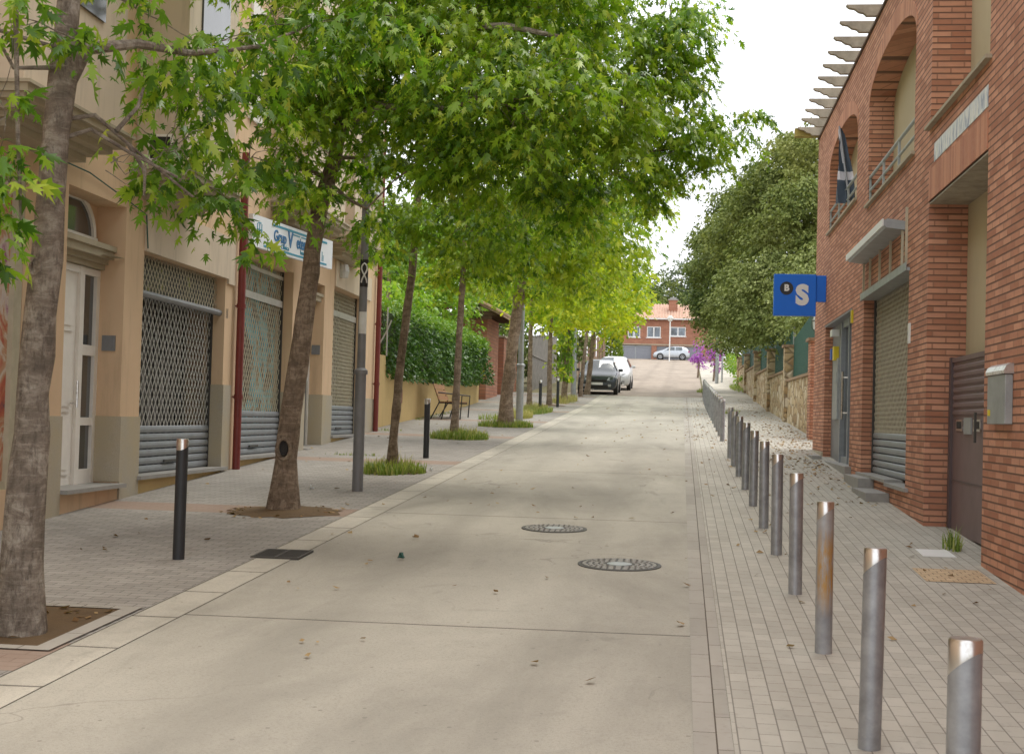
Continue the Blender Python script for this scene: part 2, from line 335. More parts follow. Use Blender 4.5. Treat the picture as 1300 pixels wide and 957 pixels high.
def textmesh(name, txt, size, mat, parent, mtx, extrude=.004, bold=0., sx=1.):
    cu = bpy.data.curves.new('txt', 'FONT'); cu.body = txt; cu.size = size; cu.extrude = extrude; cu.offset = bold
    cu.align_x = 'CENTER'; cu.align_y = 'CENTER'; cu.resolution_u = 4
    t = bpy.data.objects.new('txt', cu); COL.objects.link(t)
    dg = bpy.context.evaluated_depsgraph_get(); dg.update()
    me = bpy.data.meshes.new_from_object(t.evaluated_get(dg)); bpy.data.objects.remove(t)
    me.transform(Matrix.Diagonal((sx, 1, 1, 1))); me.transform(mtx)
    off = rootloc(parent); me.transform(Matrix.Translation(-off)); me.name = name
    me.materials.clear(); me.materials.append(M[mat])
    o = bpy.data.objects.new(name, me); COL.objects.link(o); o.parent = parent; return o

# wall front with rectangular holes, in (s, y, z); reveal faces go to depth
def wall_holes(mb, s0, s1, z0, z1, holes, depth, back=None):
    ss = sorted({s0, s1, *[h[0] for h in holes], *[h[1] for h in holes]}); zs = sorted({z0, z1, *[h[2] for h in holes], *[h[3] for h in holes]})
    for a, b in zip(ss, ss[1:]):
        for c, d in zip(zs, zs[1:]):
            m, q = (a+b)/2, (c+d)/2
            if any(h[0] < m < h[1] and h[2] < q < h[3] for h in holes): continue
            mb.add([(a,0,c),(b,0,c),(b,0,d),(a,0,d)], [(0,1,2,3)])
    for h in holes:
        dd = h[4] if len(h) > 4 else depth
        a, b, c, d = h[:4]
        mb.add([(a,0,c),(a,dd,c),(a,dd,d),(a,0,d)], [(0,1,2,3)]); mb.add([(b,0,c),(b,dd,c),(b,dd,d),(b,0,d)], [(0,1,2,3)])
        mb.add([(a,0,d),(b,0,d),(b,dd,d),(a,dd,d)], [(0,1,2,3)]); mb.add([(a,0,c),(b,0,c),(b,dd,c),(a,dd,c)], [(0,1,2,3)])
def shell(mb, s0, s1, z0, z1, deep):
    mb.add([(s0,0,z0),(s0,deep,z0),(s0,deep,z1),(s0,0,z1)], [(0,1,2,3)]); mb.add([(s1,0,z0),(s1,deep,z0),(s1,deep,z1),(s1,0,z1)], [(0,1,2,3)])
    mb.add([(s0,deep,z0),(s1,deep,z0),(s1,deep,z1),(s0,deep,z1)], [(0,1,2,3)]); mb.add([(s0,0,z1),(s1,0,z1),(s1,deep,z1),(s0,deep,z1)], [(0,1,2,3)])
def lattice(mb, s0, s1, z0, z1, y, ps, pz, w=.008, t=.006):
    k = pz/ps
    for sg in (1, -1):
        c = -(s1-s0)*k-(z1-z0)
        while c < (s1-s0)*k+(z1-z0):
            pts = []
            # z = z0 + sg*k*(s-s0) + c
            def zz(s): return z0+sg*k*(s-s0)+c
            def sz(z): return s0+sg*(z-z0-c)/k
            cand = [(s0, zz(s0)), (s1, zz(s1)), (sz(z0), z0), (sz(z1), z1)]
            cand = sorted({(round(a, 4), round(b, 4)) for a, b in cand if s0-1e-6 <= a <= s1+1e-6 and z0-1e-6 <= b <= z1+1e-6})
            if len(cand) >= 2 and cand[-1][0]-cand[0][0] > .01:
                (a, b), (e, g) = cand[0], cand[-1]
                dx, dz = e-a, g-b; L = math.hypot(dx, dz); nx, nz = -dz/L*w/2, dx/L*w/2
                yy = y if sg > 0 else y+t*.6
                q = [(a+nx, b+nz), (e+nx, g+nz), (e-nx, g-nz), (a-nx, b-nz)]
                mb.prism(q, yy, yy+t)
            c += pz*2*.5
    return mb
# ------------------------------------------------------------------ ground
def strip(rows, dz):      # rows: (y, x0, x1)
    mb = MB(); ys = []
    for (y0, a0, b0), (y1, a1, b1) in zip(rows, rows[1:]):
        n = max(1, int((y1-y0)/3))
        for i in range(n):
            t, u = i/n, (i+1)/n
            ya, yb = y0+(y1-y0)*t, y0+(y1-y0)*u
            mb.add([(a0+(a1-a0)*t, ya, zr(ya)+dz), (b0+(b1-b0)*t, ya, zr(ya)+dz), (b0+(b1-b0)*u, yb, zr(yb)+dz), (a0+(a1-a0)*u, yb, zr(yb)+dz)], [(0,1,2,3)])
    return mb
mb = MB(); ys = list(range(-30, 200, 5))+[200, 260, 330, 420, 600, 900]; xs = [-600, -200, -60, -20, 0, 20, 60, 200, 600]
for i in range(len(ys)-1):
    for j in range(len(xs)-1):
        q = [(xs[j], ys[i]), (xs[j+1], ys[i]), (xs[j+1], ys[i+1]), (xs[j], ys[i+1])]
        mb.add([(x, y, zr(y)-.03) for x, y in q], [(0,1,2,3)])
struct('ground', mb, 'terrain')
struct('road', strip([(-12,-3.26,.10),(63,-3.3,.06)], 0), 'road_concrete')
struct('upper_road', strip([(63,-5.2,.9),(90,-4.6,1.1),(155,-6.8,1.4),(172,-14,8)], .0), 'ramp_concrete')
struct('gutter_strip', strip([(-12,-3.56,-3.26),(64,-3.62,-3.3)], .005), 'gutter_concrete')
struct('left_pavement', strip([(-12,-9.5,-3.56),(64,-9.5,-3.62)], .009), 'paving_left')
struct('right_border', strip([(-12,.10,.28),(63,.06,.26)], .005), 'border_stone')
struct('right_pavement', strip([(-12,.28,5.5),(31,.27,5.5),(34,.27,3.6),(63,.26,3.6)], .009), 'paving_right')
struct('upper_pavement', strip([(63,1.0,3.8),(90,1.2,4.0),(155,1.6,4.4)], .012), 'gutter_concrete')
mb = MB()
for y, a, b in ((8.4,-4.62,-3.66),(15.1,-4.85,-3.72)):
    pass
def slab(x0, x1, y0, y1, dz):
    return MB().add([(x0,y0,zr(y0)+dz),(x1,y0,zr(y0)+dz),(x1,y1,zr(y1)+dz),(x0,y1,zr(y1)+dz)], [(0,1,2,3)])
struct('tactile_paving', slab(2.02, 2.58, 12.0, 12.75, .013), 'paving_tactile')
# soil beds round the first trees
def blob(cx, cy, rx, ry, dz, mat, name):
    m = MB(); n = 28; pts = []
    for k in range(n):
        t = 2*PI*k/n; r = 1+random.uniform(-.12, .12); pts.append((cx+rx*r*math.cos(t), cy+ry*r*math.sin(t)))
    m.add([(cx, cy, zr(cy)+dz+.05)]+[(x, y, zr(y)+dz) for x, y in pts], [(0, 1+i, 1+(i+1) % n) for i in range(n)])
    return struct(name, m, mat, smooth=True)
m = MB()
struct('soil', slab(-5.0, -3.72, 8.0, 9.25, .013), 'soil')
for (x0, x1, y0, y1) in ((-5.1,-3.60,7.9,8.0),(-5.1,-3.60,9.25,9.35),(-3.72,-3.60,8.0,9.25),(-5.1,-5.0,8.0,9.25)):
    m.add([(x0,y0,zr(y0)+.018),(x1,y0,zr(y0)+.018),(x1,y1,zr(y1)+.018),(x0,y1,zr(y1)+.018)], [(0,1,2,3)])
struct('tree_bed_kerb', m, 'border_stone')
blob(-4.3, 15.3, .62, .62, .013, 'soil', 'soil')
for k, (x, y) in enumerate([(-4.3,20.9),(-4.65,29.8),(-4.35,35.4),(-4.65,45.8),(-4.7,51.2),(-4.6,56.3)]): blob(x, y, .55, .5, .013, 'soil', 'soil')
# fallen leaves (uncountable)
def scatter(pts, size, mat, name, flat=.35, kind='stuff'):
    m = MB()
    for x, y in pts:
        s = size*random.uniform(.4, 1.1); a = random.uniform(0, 2*PI); z = zr(y)+.016
        c, q = math.cos(a), math.sin(a)
        def P(u, v, h): return (x+(u*c-v*q)*s, y+(u*q+v*c)*s, z+h*s)
        m.add([P(-.5,0,0), P(0,-.32,random.uniform(0,flat)), P(.6,0,random.uniform(0,flat)), P(.1,.35,0)], [(0,1,2,3)])
    return struct(name, m, mat, kind, recalc=False)
pts = []
for i in range(1150):
    y = random.choice([random.uniform(24, 40), random.uniform(30, 62), random.uniform(18, 34)]); 
    x = 2.95-abs(random.gauss(0, .75)) if y > 29.8 else 2.5-abs(random.gauss(0, .7))
    if .3 < x: pts.append((x, y))
pts += [(random.uniform(.3, 2.5), random.uniform(9, 26)) for _ in range(55)]
pts += [(random.gauss(.6, .4), random.uniform(30, 60)) for _ in range(250)]
pts += [(random.uniform(-2.6, .2), random.uniform(26, 60)) for _ in range(90)]
pts += [(random.uniform(-3.5, .2), random.uniform(7, 26)) for _ in range(60)]
pts += [(random.uniform(-6.8, -3.6), random.uniform(7, 40)) for _ in range(70)]
pts += [(random.gauss(-4.35, .3), random.gauss(15.3, .3)) for _ in range(170)]+[(random.uniform(-4.95, -3.75), random.uniform(8.05, 9.2)) for _ in range(60)]
scatter(pts, .075, 'dead_leaf', 'fallen_leaves')
# litter
for (x, y, mt, lb) in ((-2.37,12.1,'mesh_green','small crumpled green wrapper lying on the concrete road'),(-3.75,21.3,'paper','crumpled white paper at the edge of the third tree bed'),(-4.7,17.9,'paper','small white paper scrap on pavement near the first lamp post')):
    m = MB(); s = .035
    for k in range(3):
        a = random.uniform(0, 6.28)
        m.add([(x+s*math.cos(a), y+s*math.sin(a), zr(y)+.016), (x+s*math.cos(a+1.8), y+s*math.sin(a+1.8), zr(y)+.03), (x+s*math.cos(a+3.4), y+s*math.sin(a+3.4), zr(y)+.018), (x+s*.6*math.cos(a+4.9), y+s*.6*math.sin(a+4.9), zr(y)+.07)], [(0,1,2,3),(0,3,2),(1,3,0)])
    solo('litter', m, mt, lb, 'litter', (x, y, zr(y)))
# manhole covers
def manhole(x, y, r, lb):
    tilt = math.atan(S0)
    t = thing('manhole_cover', lb, 'manhole cover', (x, y, zr(y)+.004)); t.rotation_euler = (tilt, 0, 0)
    m = MB().lathe([(r, -.01), (r, .004), (r-.03, .006), (r-.035, .002)], n=40); part('rim', m, 'dark_iron', t, world=False)
    m = MB().lathe([(r-.038, -.01), (r-.038, .003)], n=40); part('lid', m, 'dark_iron', t, world=False)
    m = MB()
    for R, cnt in ((r*.42, 14), (r*.56, 20), (r*.70, 26), (r*.84, 32)):
        for k in range(cnt):
            a = 2*PI*(k+.5*(cnt % 4 == 2))/cnt; w = 2*PI*R/cnt*.33; h = r*.045
            m.add([(R*math.cos(a)+u*math.cos(a)*h-v*math.sin(a)*w, R*math.sin(a)+u*math.sin(a)*h+v*math.cos(a)*w, z) for z in (.002, .008) for u, v in ((-1,-1),(1,-1),(1,1),(-1,1))], [(4,5,6,7),(0,1,5,4),(1,2,6,5),(2,3,7,6),(3,0,4,7)])
    part('tread_studs', m, 'iron_cover', t, world=False)
    part('centre_plate', MB().lathe([(r*.30, 0), (r*.30, .009), (r*.26, .011)], n=24), 'galv', t, world=False)
manhole(-.5, 12.31, .36, 'round iron manhole cover nearer the camera on the concrete road')
manhole(-1.28, 14.71, .34, 'round iron manhole cover farther up the road, left of the other cover')
t = thing('drain_grate', 'square iron drain grate set in the gutter beside the first black bollard', 'drain', (-3.42, 12.1, zr(12.1)+.006))
t.rotation_euler = (math.atan(S0), 0, 0); t.scale = (.7, .85, 1)
m = MB()
for b in ((-.30,.30,-.30,-.27),(-.30,.30,.27,.30),(-.30,-.27,-.27,.27),(.27,.30,-.27,.27)): m.box(*b, -.01, .012)
part('frame', m, 'dark_iron', t, world=False)
m = MB().box(-.015, .015, -.27, .27, 0, .013)
for k in range(9): y = -.24+k*.06; m.box(-.27, -.015, y-.011, y+.011, 0, .012); m.box(.015, .27, y-.011, y+.011, 0, .012)
part('bars', m, 'dark_iron', t, world=False); part('pit', MB().box(-.27, .27, -.27, .27, -.02, .001), 'dark_void', t, world=False)
solo('meter_cover', MB(lambda a,b,c:(a,b,c+zr(b))).box(2.25, 2.55, 13.55, 14.05, .010, .016), 'white_plain', 'white square utility cover in the pavement before the mauve gate', 'utility cover', (2.4, 13.8, zr(13.8)))
# weeds
def tufts(name, spots, h, mat, label=None):
    m = MB()
    for (cx, cy, rx, ry, n) in spots:
        for _ in range(n):
            a = random.uniform(0, 2*PI); r = math.sqrt(random.random()); x, y = cx+rx*r*math.cos(a), cy+ry*r*math.sin(a)
            hh = h*random.uniform(.4, 1.2)*(1-.35*r); w = .007+.004*random.random(); b = random.uniform(0, 2*PI); le = random.uniform(.1, .7)*hh
            dx, dy = math.cos(b), math.sin(b); z = zr(y)
            m.add([(x-dy*w, y+dx*w, z), (x+dy*w, y-dx*w, z), (x+dx*le*.4+dy*w*.7, y+dy*le*.4-dx*w*.7, z+hh*.6), (x+dx*le*.4-dy*w*.7, y+dy*le*.4+dx*w*.7, z+hh*.6), (x+dx*le, y+dy*le, z+hh)], [(0,1,2,3),(3,2,4)])
    struct(name, m, mat, 'stuff', recalc=False)
tufts('grass', [(-4.25,20.8,.5,.4,700),(-4.3,20.4,.3,.2,200),(-4.65,29.7,.62,.6,1700),(-4.35,35.2,.7,.5,1200),(-4.6,45,.5,2.2,1500),(-5.1,39,.5,.5,150),(2.62,14.2,.08,.25,60),(1.6,48,.3,.3,80),(1.0,70,.3,1,200),(3.0,76,.5,6,900)], .24, 'grass')
tufts('dry_grass', [(-4.7,40.5,.45,1.2,900),(-4.7,45.5,.4,1.5,800),(-4.6,56,.5,3,600),(-4.3,21.0,.4,.4,120),(-4.6,29.9,.5,.5,200)], .34, 'grass_dry')
tufts('weeds', [(-6.6,31.9,.3,.3,60),(-5.6,24,.5,.05,60),(-7.0,40,.2,3,160)], .08, 'grass')
# ------------------------------------------------------------------ left apartment buildings
O2 = (-6.45, 14.2); _l = math.hypot(.5, 17.8); DX, DY = -.5/_l, 17.8/_l
def LF(s, y, z): return (O2[0]+DX*s-DY*y, O2[1]+DY*s+DX*y, z)   # y>0 goes into the wall
def lloc(s, y=0, z=None):
    a = LF(s, y, 0); return (a[0], a[1], zr(a[1]) if z is None else z)
def arch_pts(s0, s1, zs, h, n=14): # points of an arch from right spring to left spring
    c = (s0+s1)/2; r = (s1-s0)/2
    return [(c+r*math.cos(PI*k/n), zs+h*math.sin(PI*k/n)) for k in range(n+1)]

def roller_shutter(parent, s0, s1, z0, zm, z1, y, lat=True, latmat='lattice_metal', ps=.14, pz=.19, w=.014, behind='curtain', back=.35):
    m = MB(LF); z = z0
    while z < zm-.01:
        m.prismx([(y, z+.006), (y-.018, z+.02), (y-.024, z+.05), (y-.018, z+.082), (y, z+.096), (y+.02, z+.096), (y+.02, z+.006)], s0+.03, s1-.03); z += .1
    sh = part('shutter', m, 'shutter_grey', parent)
    part('shutter_lattice', lattice(MB(LF), s0+.03, s1-.03, zm, z1-.02, y-.004, ps, pz, w), latmat, sh)
    for a in (s0, s1-.035): part('guide_rail', MB(LF).box(a, a+.035, y-.03, y+.03, z0, z1), 'dark_iron', sh)
    part('lock_bar', MB(LF).box((s0+s1)/2-.25, (s0+s1)/2+.25, y-.045, y-.02, z0+.12, z0+.15), 'dark_iron', sh)
    part('display_window', MB(LF).box(s0, s1, y+back, y+back+.03, z0, z1), behind, parent)

# ---- building one
B1 = thing('apartment_building', 'peach apartment block with arched white door, nearest building on the left', 'building', lloc(1.5))
m = MB(LF)
h1 = [(-3.4,-1.0,.95,4.0,.25),(.03,1.72,0,4.10,.36),(2.35,5.75,.94,3.67,.30)]
wall_holes(m, -16, 6.12, -.6, 12, [(a,b,c if c else .88,d,e) for a,b,c,d,e in h1], .3); shell(m, -16, 6.12, -.6, 12, 9)
part('wall', m, 'stucco_orange', B1)
# granite plinth skin, 2.5 cm proud
m = MB(LF)
for a, b, top in ((-1.0,-.38,1.66),(-.38,.03,1.66),(1.72,2.35,1.66),(5.75,6.12,2.13),(-16,-3.4,1.66)):
    m = MB(LF).box(a, b, -.022, .0, .2, top)
    if a in (1.72, 5.75): m.box(a-.02, a, -.022, .29, .9, top)
    part('granite_plinth', m, 'granite', B1)
part('under_window_wall', MB(LF).box(2.35, 5.75, -.008, .0, .3, .90), 'ochre_wall', B1)
m = MB(LF).box(2.30, 5.92, -.07, .25, .90, .945); part('window_sill', m, 'stone_sill', B1)
m = MB(LF).box(.03, 1.75, -.10, .34, .84, .885); part('door_step', m, 'stone_sill', B1)
# pilaster bands that stand slightly proud (fascia over the shop)
m = MB(LF).box(2.35, 6.12, -.03, 0, 3.67, 4.28).box(5.80, 6.12, -.035, 0, 3.60, 3.67); part('fascia', m, 'stucco_pink', B1)
part('cable', MB(LF).tube([(-2,-.03,4.30),(.5,-.03,4.30),(1.8,-.03,4.16),(2.3,-.03,4.1),(2.36,-.04,3.7)], .008, 6), 'mesh_green', B1)
# door with arched transom
D = part('door_frame', MB(LF).box(.03,.10,.30,.36,.885,3.35).box(1.12,1.24,.28,.36,.885,3.35).box(1.62,1.72,.29,.36,.885,3.35).box(.10,1.62,.29,.36,3.27,3.35).box(1.24,1.62,.295,.36,2.35,2.47).box(1.24,1.62,.295,.36,.885,1.05).box(1.24,1.62,.295,.36,1.55,1.64), 'white_paint', B1)
m = MB(LF).box(.10, 1.12, .32, .36, .885, 3.27)
for z0_, z1_ in ((1.0,1.6),(1.7,2.5),(2.6,3.15)): m.box(.22, 1.0, .305, .32, z0_, z1_); m.box(.28, .94, .295, .305, z0_+.06, z1_-.06)
dl = part('door', m, 'white_paint', B1); part('door_handle', MB(LF).tube([(.98,.22,1.75),(.98,.22,2.05)], .015).tube([(.98,.30,1.80),(.98,.22,1.80)], .01), 'polished_steel', dl)
part('sidelight', MB(LF).box(1.24, 1.62, .33, .35, 1.05, 3.27), 'window_glass', B1)
m = MB(LF)
for st, (a, b) in enumerate(((3.36,3.42),(3.42,3.48),(3.48,3.57),(3.57,3.63))): m.box(.031, 1.719-.0+0, .30-[.06,.10,.17,.20][st], .355, a, b)
m.box(1.30,1.7,-.0,.2,3.5,3.501); part('door_cornice', m, 'stone_trim', B1)
m = MB(LF); A = arch_pts(.30, 1.45, 3.72, .40); A2 = arch_pts(.22, 1.53, 3.72, .34+.12)
A = [(max(a,.0), min(b, 4.08)) for a, b in A]; A2 = [(a, min(b, 4.095)) for a, b in A2]
for i in range(len(A)-1): m.prism([A[i], A[i+1], A2[i+1], A2[i]], .28, .34)
m.box(.2, 1.55, .27, .35, 3.64, 3.71); part('transom_frame', m, 'white_paint', B1)
part('transom_window', MB(LF).prism(A, .31, .33), 'window_glass', B1)
part('door_back_wall', MB(LF).box(.0, 1.75, .355, .40, 3.3, 4.12), 'stucco_orange', B1)
part('intercom', MB(LF).box(1.70, 1.719, .08, .24, 2.42, 2.60).box(1.69, 1.70, .11, .21, 2.46, 2.56), 'lamp_grey', B1)
# shop window with mural
part('mural_panel', MB(LF).box(-3.4, -1.19, .05, .08, .95, 4.0), 'mural', B1)
part('window_frame', MB(LF).box(-1.19, -1.02, .0, .10, .95, 4.0).box(-3.4,-1.19,.02,.048,.95,1.03).box(-3.4,-1.19,.02,.048,3.92,4.0), 'lattice_tan', B1)
roller_shutter(B1, 2.35, 5.75, .945, 1.50, 3.67, .20)
lp_ = part('lattice_panel', lattice(MB(LF), 2.38, 5.72, 3.2, 3.66, .12, .12, .14, .012), 'lattice_tan', B1); part('backing', MB(LF).box(2.39,5.7,.16,.17,3.22,3.64), 'lattice_housing', lp_)
part('awning_roller', MB(LF).tube([(2.4,.08,3.17),(5.85,.08,3.17)], .045).box(5.80,5.92,.0,.14,3.10,3.24), 'lamp_grey', B1)
# bays
def bay(B, s0, s1, z, proj, ztop=12., label=None):
    b = part('bay_window', MB(LF).box(s0, s1, -proj, -.003, z, ztop), 'stucco_pink', B)
    m = MB(LF)
    prof = [(.10, 0, -.03), (.07, -.03, -.10), (.02, -.10, -.15), (-.08, -.15, -.22), (-.20, -.22, -.27), (-.28, -.27, -.34)]
    for o, a, c in prof: m.box(s0-o if o > 0 else s0-o, s1+o, -(proj+o), -.004, z+c, z+a)
    part('moulding', m, 'stone_trim', b)
    return b
bb = bay(B1, -2.46, -.05, 4.60, .6)
part('window', MB(LF).box(-1.9,-.7,-.625,-.6,5.6,7.4), 'window_glass', bb)
bb = bay(B1, 1.95, 3.95, 4.62, .6)
part('vent', MB(LF).box(1.93, 1.95, -.42, -.18, 4.72, 4.98), 'dark_void', bb); part('vent_frame', MB(LF).box(1.925,1.95,-.45,-.42,4.69,5.01).box(1.925,1.95,-.18,-.15,4.69,5.01).box(1.925,1.95,-.42,-.18,4.98,5.01).box(1.925,1.95,-.42,-.18,4.69,4.72), 'white_paint', bb)
m = MB(LF)
for k in range(26): m.box(4.55, 5.55, -.05, -.01, 5.65+k*.07, 5.70+k*.07)
w = part('window_shutter', m, 'white_paint', B1)
part('window', MB(LF).box(2.4,3.5,-.625,-.6,5.6,7.4), 'window_glass', B1)

# ---- building two
B2 = thing('apartment_building', 'pinkish apartment block with the white and blue shop sign and two grille shutters', 'building', lloc(12))
m = MB(LF)
wall_holes(m, 6.14, 17.62, -.6, 13, [(6.48,9.75,1.06,4.17,.30),(10.75,12.19,1.10,4.17,.32),(13.01,16.08,1.31,4.25,.30)], .3); shell(m, 6.14, 17.62, -.6, 13, 9)
part('wall', m, 'stucco_orange', B2)
m = MB(LF)
for a, b in ((9.75,10.75),(12.19,13.01),(16.08,17.62)): part('granite_plinth', MB(LF).box(a, b, -.022, .0, .5, 2.10).box(a-.02, a, -.022, .29, 1.06, 2.10), 'granite', B2)
part('under_window_wall', MB(LF).box(6.48, 9.75, -.008, .0, .3, 1.02), 'ochre_wall', B2); part('under_window_wall', MB(LF).box(13.01, 16.08, -.008, .0, .3, 1.27), 'ochre_wall', B2)
part('window_sill', MB(LF).box(6.45, 9.80, -.07, .25, 1.02, 1.065), 'stone_sill', B2); part('window_sill', MB(LF).box(12.98, 16.12, -.07, .25, 1.27, 1.315), 'stone_sill', B2)
part('door_step', MB(LF).box(10.75, 12.19, -.1, .3, 1.06, 1.105), 'stone_sill', B2)
part('fascia', MB(LF).box(13.01, 16.7, -.03, 0, 4.25, 4.75), 'stucco_pink', B2)
d = part('door', MB(LF).box(10.85, 11.75, .27, .31, 1.105, 3.6).box(10.95, 11.65, .255, .27, 1.25, 2.2).box(10.95, 11.65, .255, .27, 2.35, 3.45), 'white_paint', B2)
part('door_frame', MB(LF).box(10.75,10.85,.25,.31,1.105,3.7).box(11.75,11.86,.25,.31,1.105,3.7).box(12.1,12.19,.25,.31,1.105,3.7).box(10.85,12.1,.25,.31,3.6,3.7), 'white_paint', B2)
part('sidelight', MB(LF).box(11.86, 12.1, .28, .30, 1.105, 3.6), 'window_glass', B2)
m = MB(LF)
for k, (a, b) in enumerate(((3.72,3.78),(3.78,3.86),(3.86,3.95),(3.95,4.0))): m.box(10.76, 12.185, .26-[.02,.1,.2,.24][k], .32, a, b)
part('door_cornice', m, 'stone_trim', B2)
part('transom_window', MB(LF).box(10.85, 12.1, .29, .32, 4.0, 4.17), 'window_glass', B2)
part('intercom', MB(LF).box(12.165, 12.19, .06, .22, 2.86, 3.04), 'lamp_grey', B2)
part('notice', MB(LF).box(11.76, 11.82, .20, .24, 2.35, 2.9), 'paper', B2)
roller_shutter(B2, 6.48, 9.75, 1.065, 1.70, 4.17, .20, latmat='lattice_tan', behind='window_poster', back=.10, ps=.13, pz=.17, w=.016)
roller_shutter(B2, 13.01, 16.08, 1.315, 1.85, 4.25, .20, latmat='lattice_tan', ps=.12, pz=.15, behind='mesh_green' if False else 'curtain', w=.022)
m = MB(LF)
part('shutter_band', MB(LF).box(6.55,9.7,.17,.185,3.55,3.66).box(6.55,9.7,.17,.185,4.02,4.08), 'lattice_metal', B2); part('shutter_band', MB(LF).box(13.06,16.03,.17,.185,3.72,3.84), 'lattice_metal', B2)
bay(B2, 8.15, 11.0, 5.17, .6, 13); bb = bay(B2, 12.1, 14.9, 5.12, .55, 13)
part('vent', MB(LF).box(11.5, 11.75, -.02, 0, 4.85, 5.1), 'dark_void', B2)
for s in (8.6, 12.6): part('window', MB(LF).box(s, s+1.6, -.63, -.58, 6.2, 8.0), 'window_glass', B2)
for s in (6.6, 11.3, 15.4): part('window_shutter', MB(LF).box(s, s+.7, -.04, 0, 6.2, 8.0), 'white_paint', B2)
part('wall_lamp', MB(LF).lathe([(.0,-.14),(.09,-.13),(.12,0),(.09,.13),(.0,.14)], (13.05+.35, -.09, 4.58), 12), 'lamp_glass', B2)
# drain pipes
for s, zt, lb in ((6.27, 5.6, 'dark red drainpipe between the two apartment fronts, left of the shop sign'), (17.30, 12, 'dark red drainpipe at the far end of the apartment fronts')):
    b = lloc(s, -.09)
    t = thing('drainpipe', lb, 'drainpipe', b)
    part('pipe', MB(LF).tube([(s,-.09,b[2]),(s,-.09,zt)], .058, 12), 'pipe_red', t, smooth=True)
    for z in (b[2]+1.05, b[2]+2.4): part('collar', MB(LF).tube([(s,-.09,z),(s,-.09,z+.06)], .07, 12), 'pipe_red', t); part('bracket', MB(LF).box(s-.012, s+.012, -.09, 0, z+.02, z+.04), 'pipe_red', t)
# veterinary shop sign, far end swung out
a0 = Vector(LF(6.72, -.10, 0)); a1 = Vector(LF(10.05, -.60, 0)); dv = (a1-a0); LN = dv.length; dv.normalize(); nv = Vector((dv.y, -dv.x, 0))
def SF(s, y, z): p = a0+dv*s-nv*y; return (p.x, p.y, z)    # y<0 toward street
t = thing('shop_sign', 'white shop sign with blue bands and Veterinari lettering above a grille shutter', 'sign', tuple(a0+Vector((0,0,4.27))))
part('panel', MB(SF).box(0, LN, 0, .07, 4.27, 4.76), 'sign_white', t)
part('bracket', MB(SF).box(.3,.34,.07,.16,4.4,4.44).box(LN-.5,LN-.46,.07,.5,4.4,4.44).box(LN-.5,LN-.46,.07,.5,4.62,4.66), 'galv', t)
m = MB(SF).box(.75,LN-.28,-.006,0,4.675,4.71).box(.42,LN-.28,-.006,0,4.305,4.335)
for a, b in ((1.28,1.62),(1.68,1.95),(2.02,2.22),(2.28,2.45)): m.box(a*1.0+.25, b+.25, -.006, 0, 4.632, 4.652)
part('blue_band', m, 'sign_teal', t)
def smtx(s, z):
    p = Vector(SF(s, -.006, z)); return Matrix.Translation(p) @ Matrix(((dv.x, 0, nv.x, 0), (dv.y, 0, nv.y, 0), (0, 1, 0, 0), (0, 0, 0, 1)))
textmesh('lettering', 'Grup', .25, 'sign_blue', t, smtx(1.05, 4.53), bold=.004, sx=.95); textmesh('lettering', 'V', .36, 'sign_blue', t, smtx(1.47, 4.53), bold=.008, sx=.9)
textmesh('lettering', 'eterinari', .28, 'sign_blue', t, smtx(2.14, 4.53), bold=.007, sx=.85); textmesh('lettering', 'Clínica', .10, 'sign_teal', t, smtx(1.25, 4.39), sx=1.2)
textmesh('lettering', 'base', .10, 'sign_teal', t, smtx(2.0, 4.39), sx=1.2)
m = MB(SF)      # small line emblem
for q in (.16,.24,.32): m.box(q, q+.018, -.006, 0, 4.45, 4.64)
m.box(.15,.35,-.006,0,4.54,4.555).box(.19,.31,-.006,0,4.645,4.66); part('emblem', m, 'sign_teal', t)
m = MB(SF).box(LN-.5,LN-.485,-.006,0,4.36,4.52).box(LN-.45,LN-.435,-.006,0,4.36,4.46); part('small_print', m, 'sign_teal', t)

# ------------------------------------------------------------------ right brick building
XR = 2.67
def RF(s, y, z): return (XR+y, s, z)
RB = thing('brick_building', 'red brick building with upper arches, roof beams and roller shutter on the right', 'building', (XR, 18, zr(18)))
m = MB(RF); ZE = 7.66
H = [(13.07,16.12,.3,4.27,.42),(17.45,21.7,1.06,3.68,.24),(23.2,27.4,1.10,3.65,.24)]
UP = [(13.07,16.12,5.12,12,.42),(17.25,21.5,5.05,6.98,.36),(22.9,27.2,5.38,6.98,.36)]
wall_holes(m, 2.0, 17.0, 0, 12, [H[0], UP[0]], .4)
wall_holes(m, 17.0, 29.6, .3, ZE, [H[1], H[2], UP[1], UP[2]], .3)
# arch spandrels
def spandrel(m, s0, s1, zs, zt, depth):
    A = arch_pts(s0, s1, zs, zt-zs, 20); c = (s0+s1)/2
    for i in range(20):
        (a, b), (e, g) = A[i], A[i+1]
        m.add([(a,0,b),(e,0,g),(e,0,zt+.001),(a,0,zt+.001)], [(0,1,2,3)]); m.add([(a,0,b),(e,0,g),(e,depth,g),(a,depth,b)], [(0,1,2,3)])
    return A
A1 = spandrel(m, 17.25, 21.5, 6.55, 6.98, .36); A2_ = spandrel(m, 22.9, 27.2, 6.55, 6.98, .36)
m.add([(29.6,0,.3),(29.6,9,.3),(29.6,9,ZE),(29.6,0,ZE)], [(0,1,2,3)]); m.add([(2,9,0),(29.6,9,0),(29.6,9,ZE),(2,9,ZE)], [(0,1,2,3)]); m.add([(2,0,0),(2,9,0),(2,9,12),(2,0,12)], [(0,1,2,3)])
part('wall', m, 'brick', RB)
part('roof', MB(RF).box(2.0, 17, .02, 9, 12.0, 12.1).box(17, 29.6, .45, 9, ZE-.12, ZE), 'old_tile', RB)
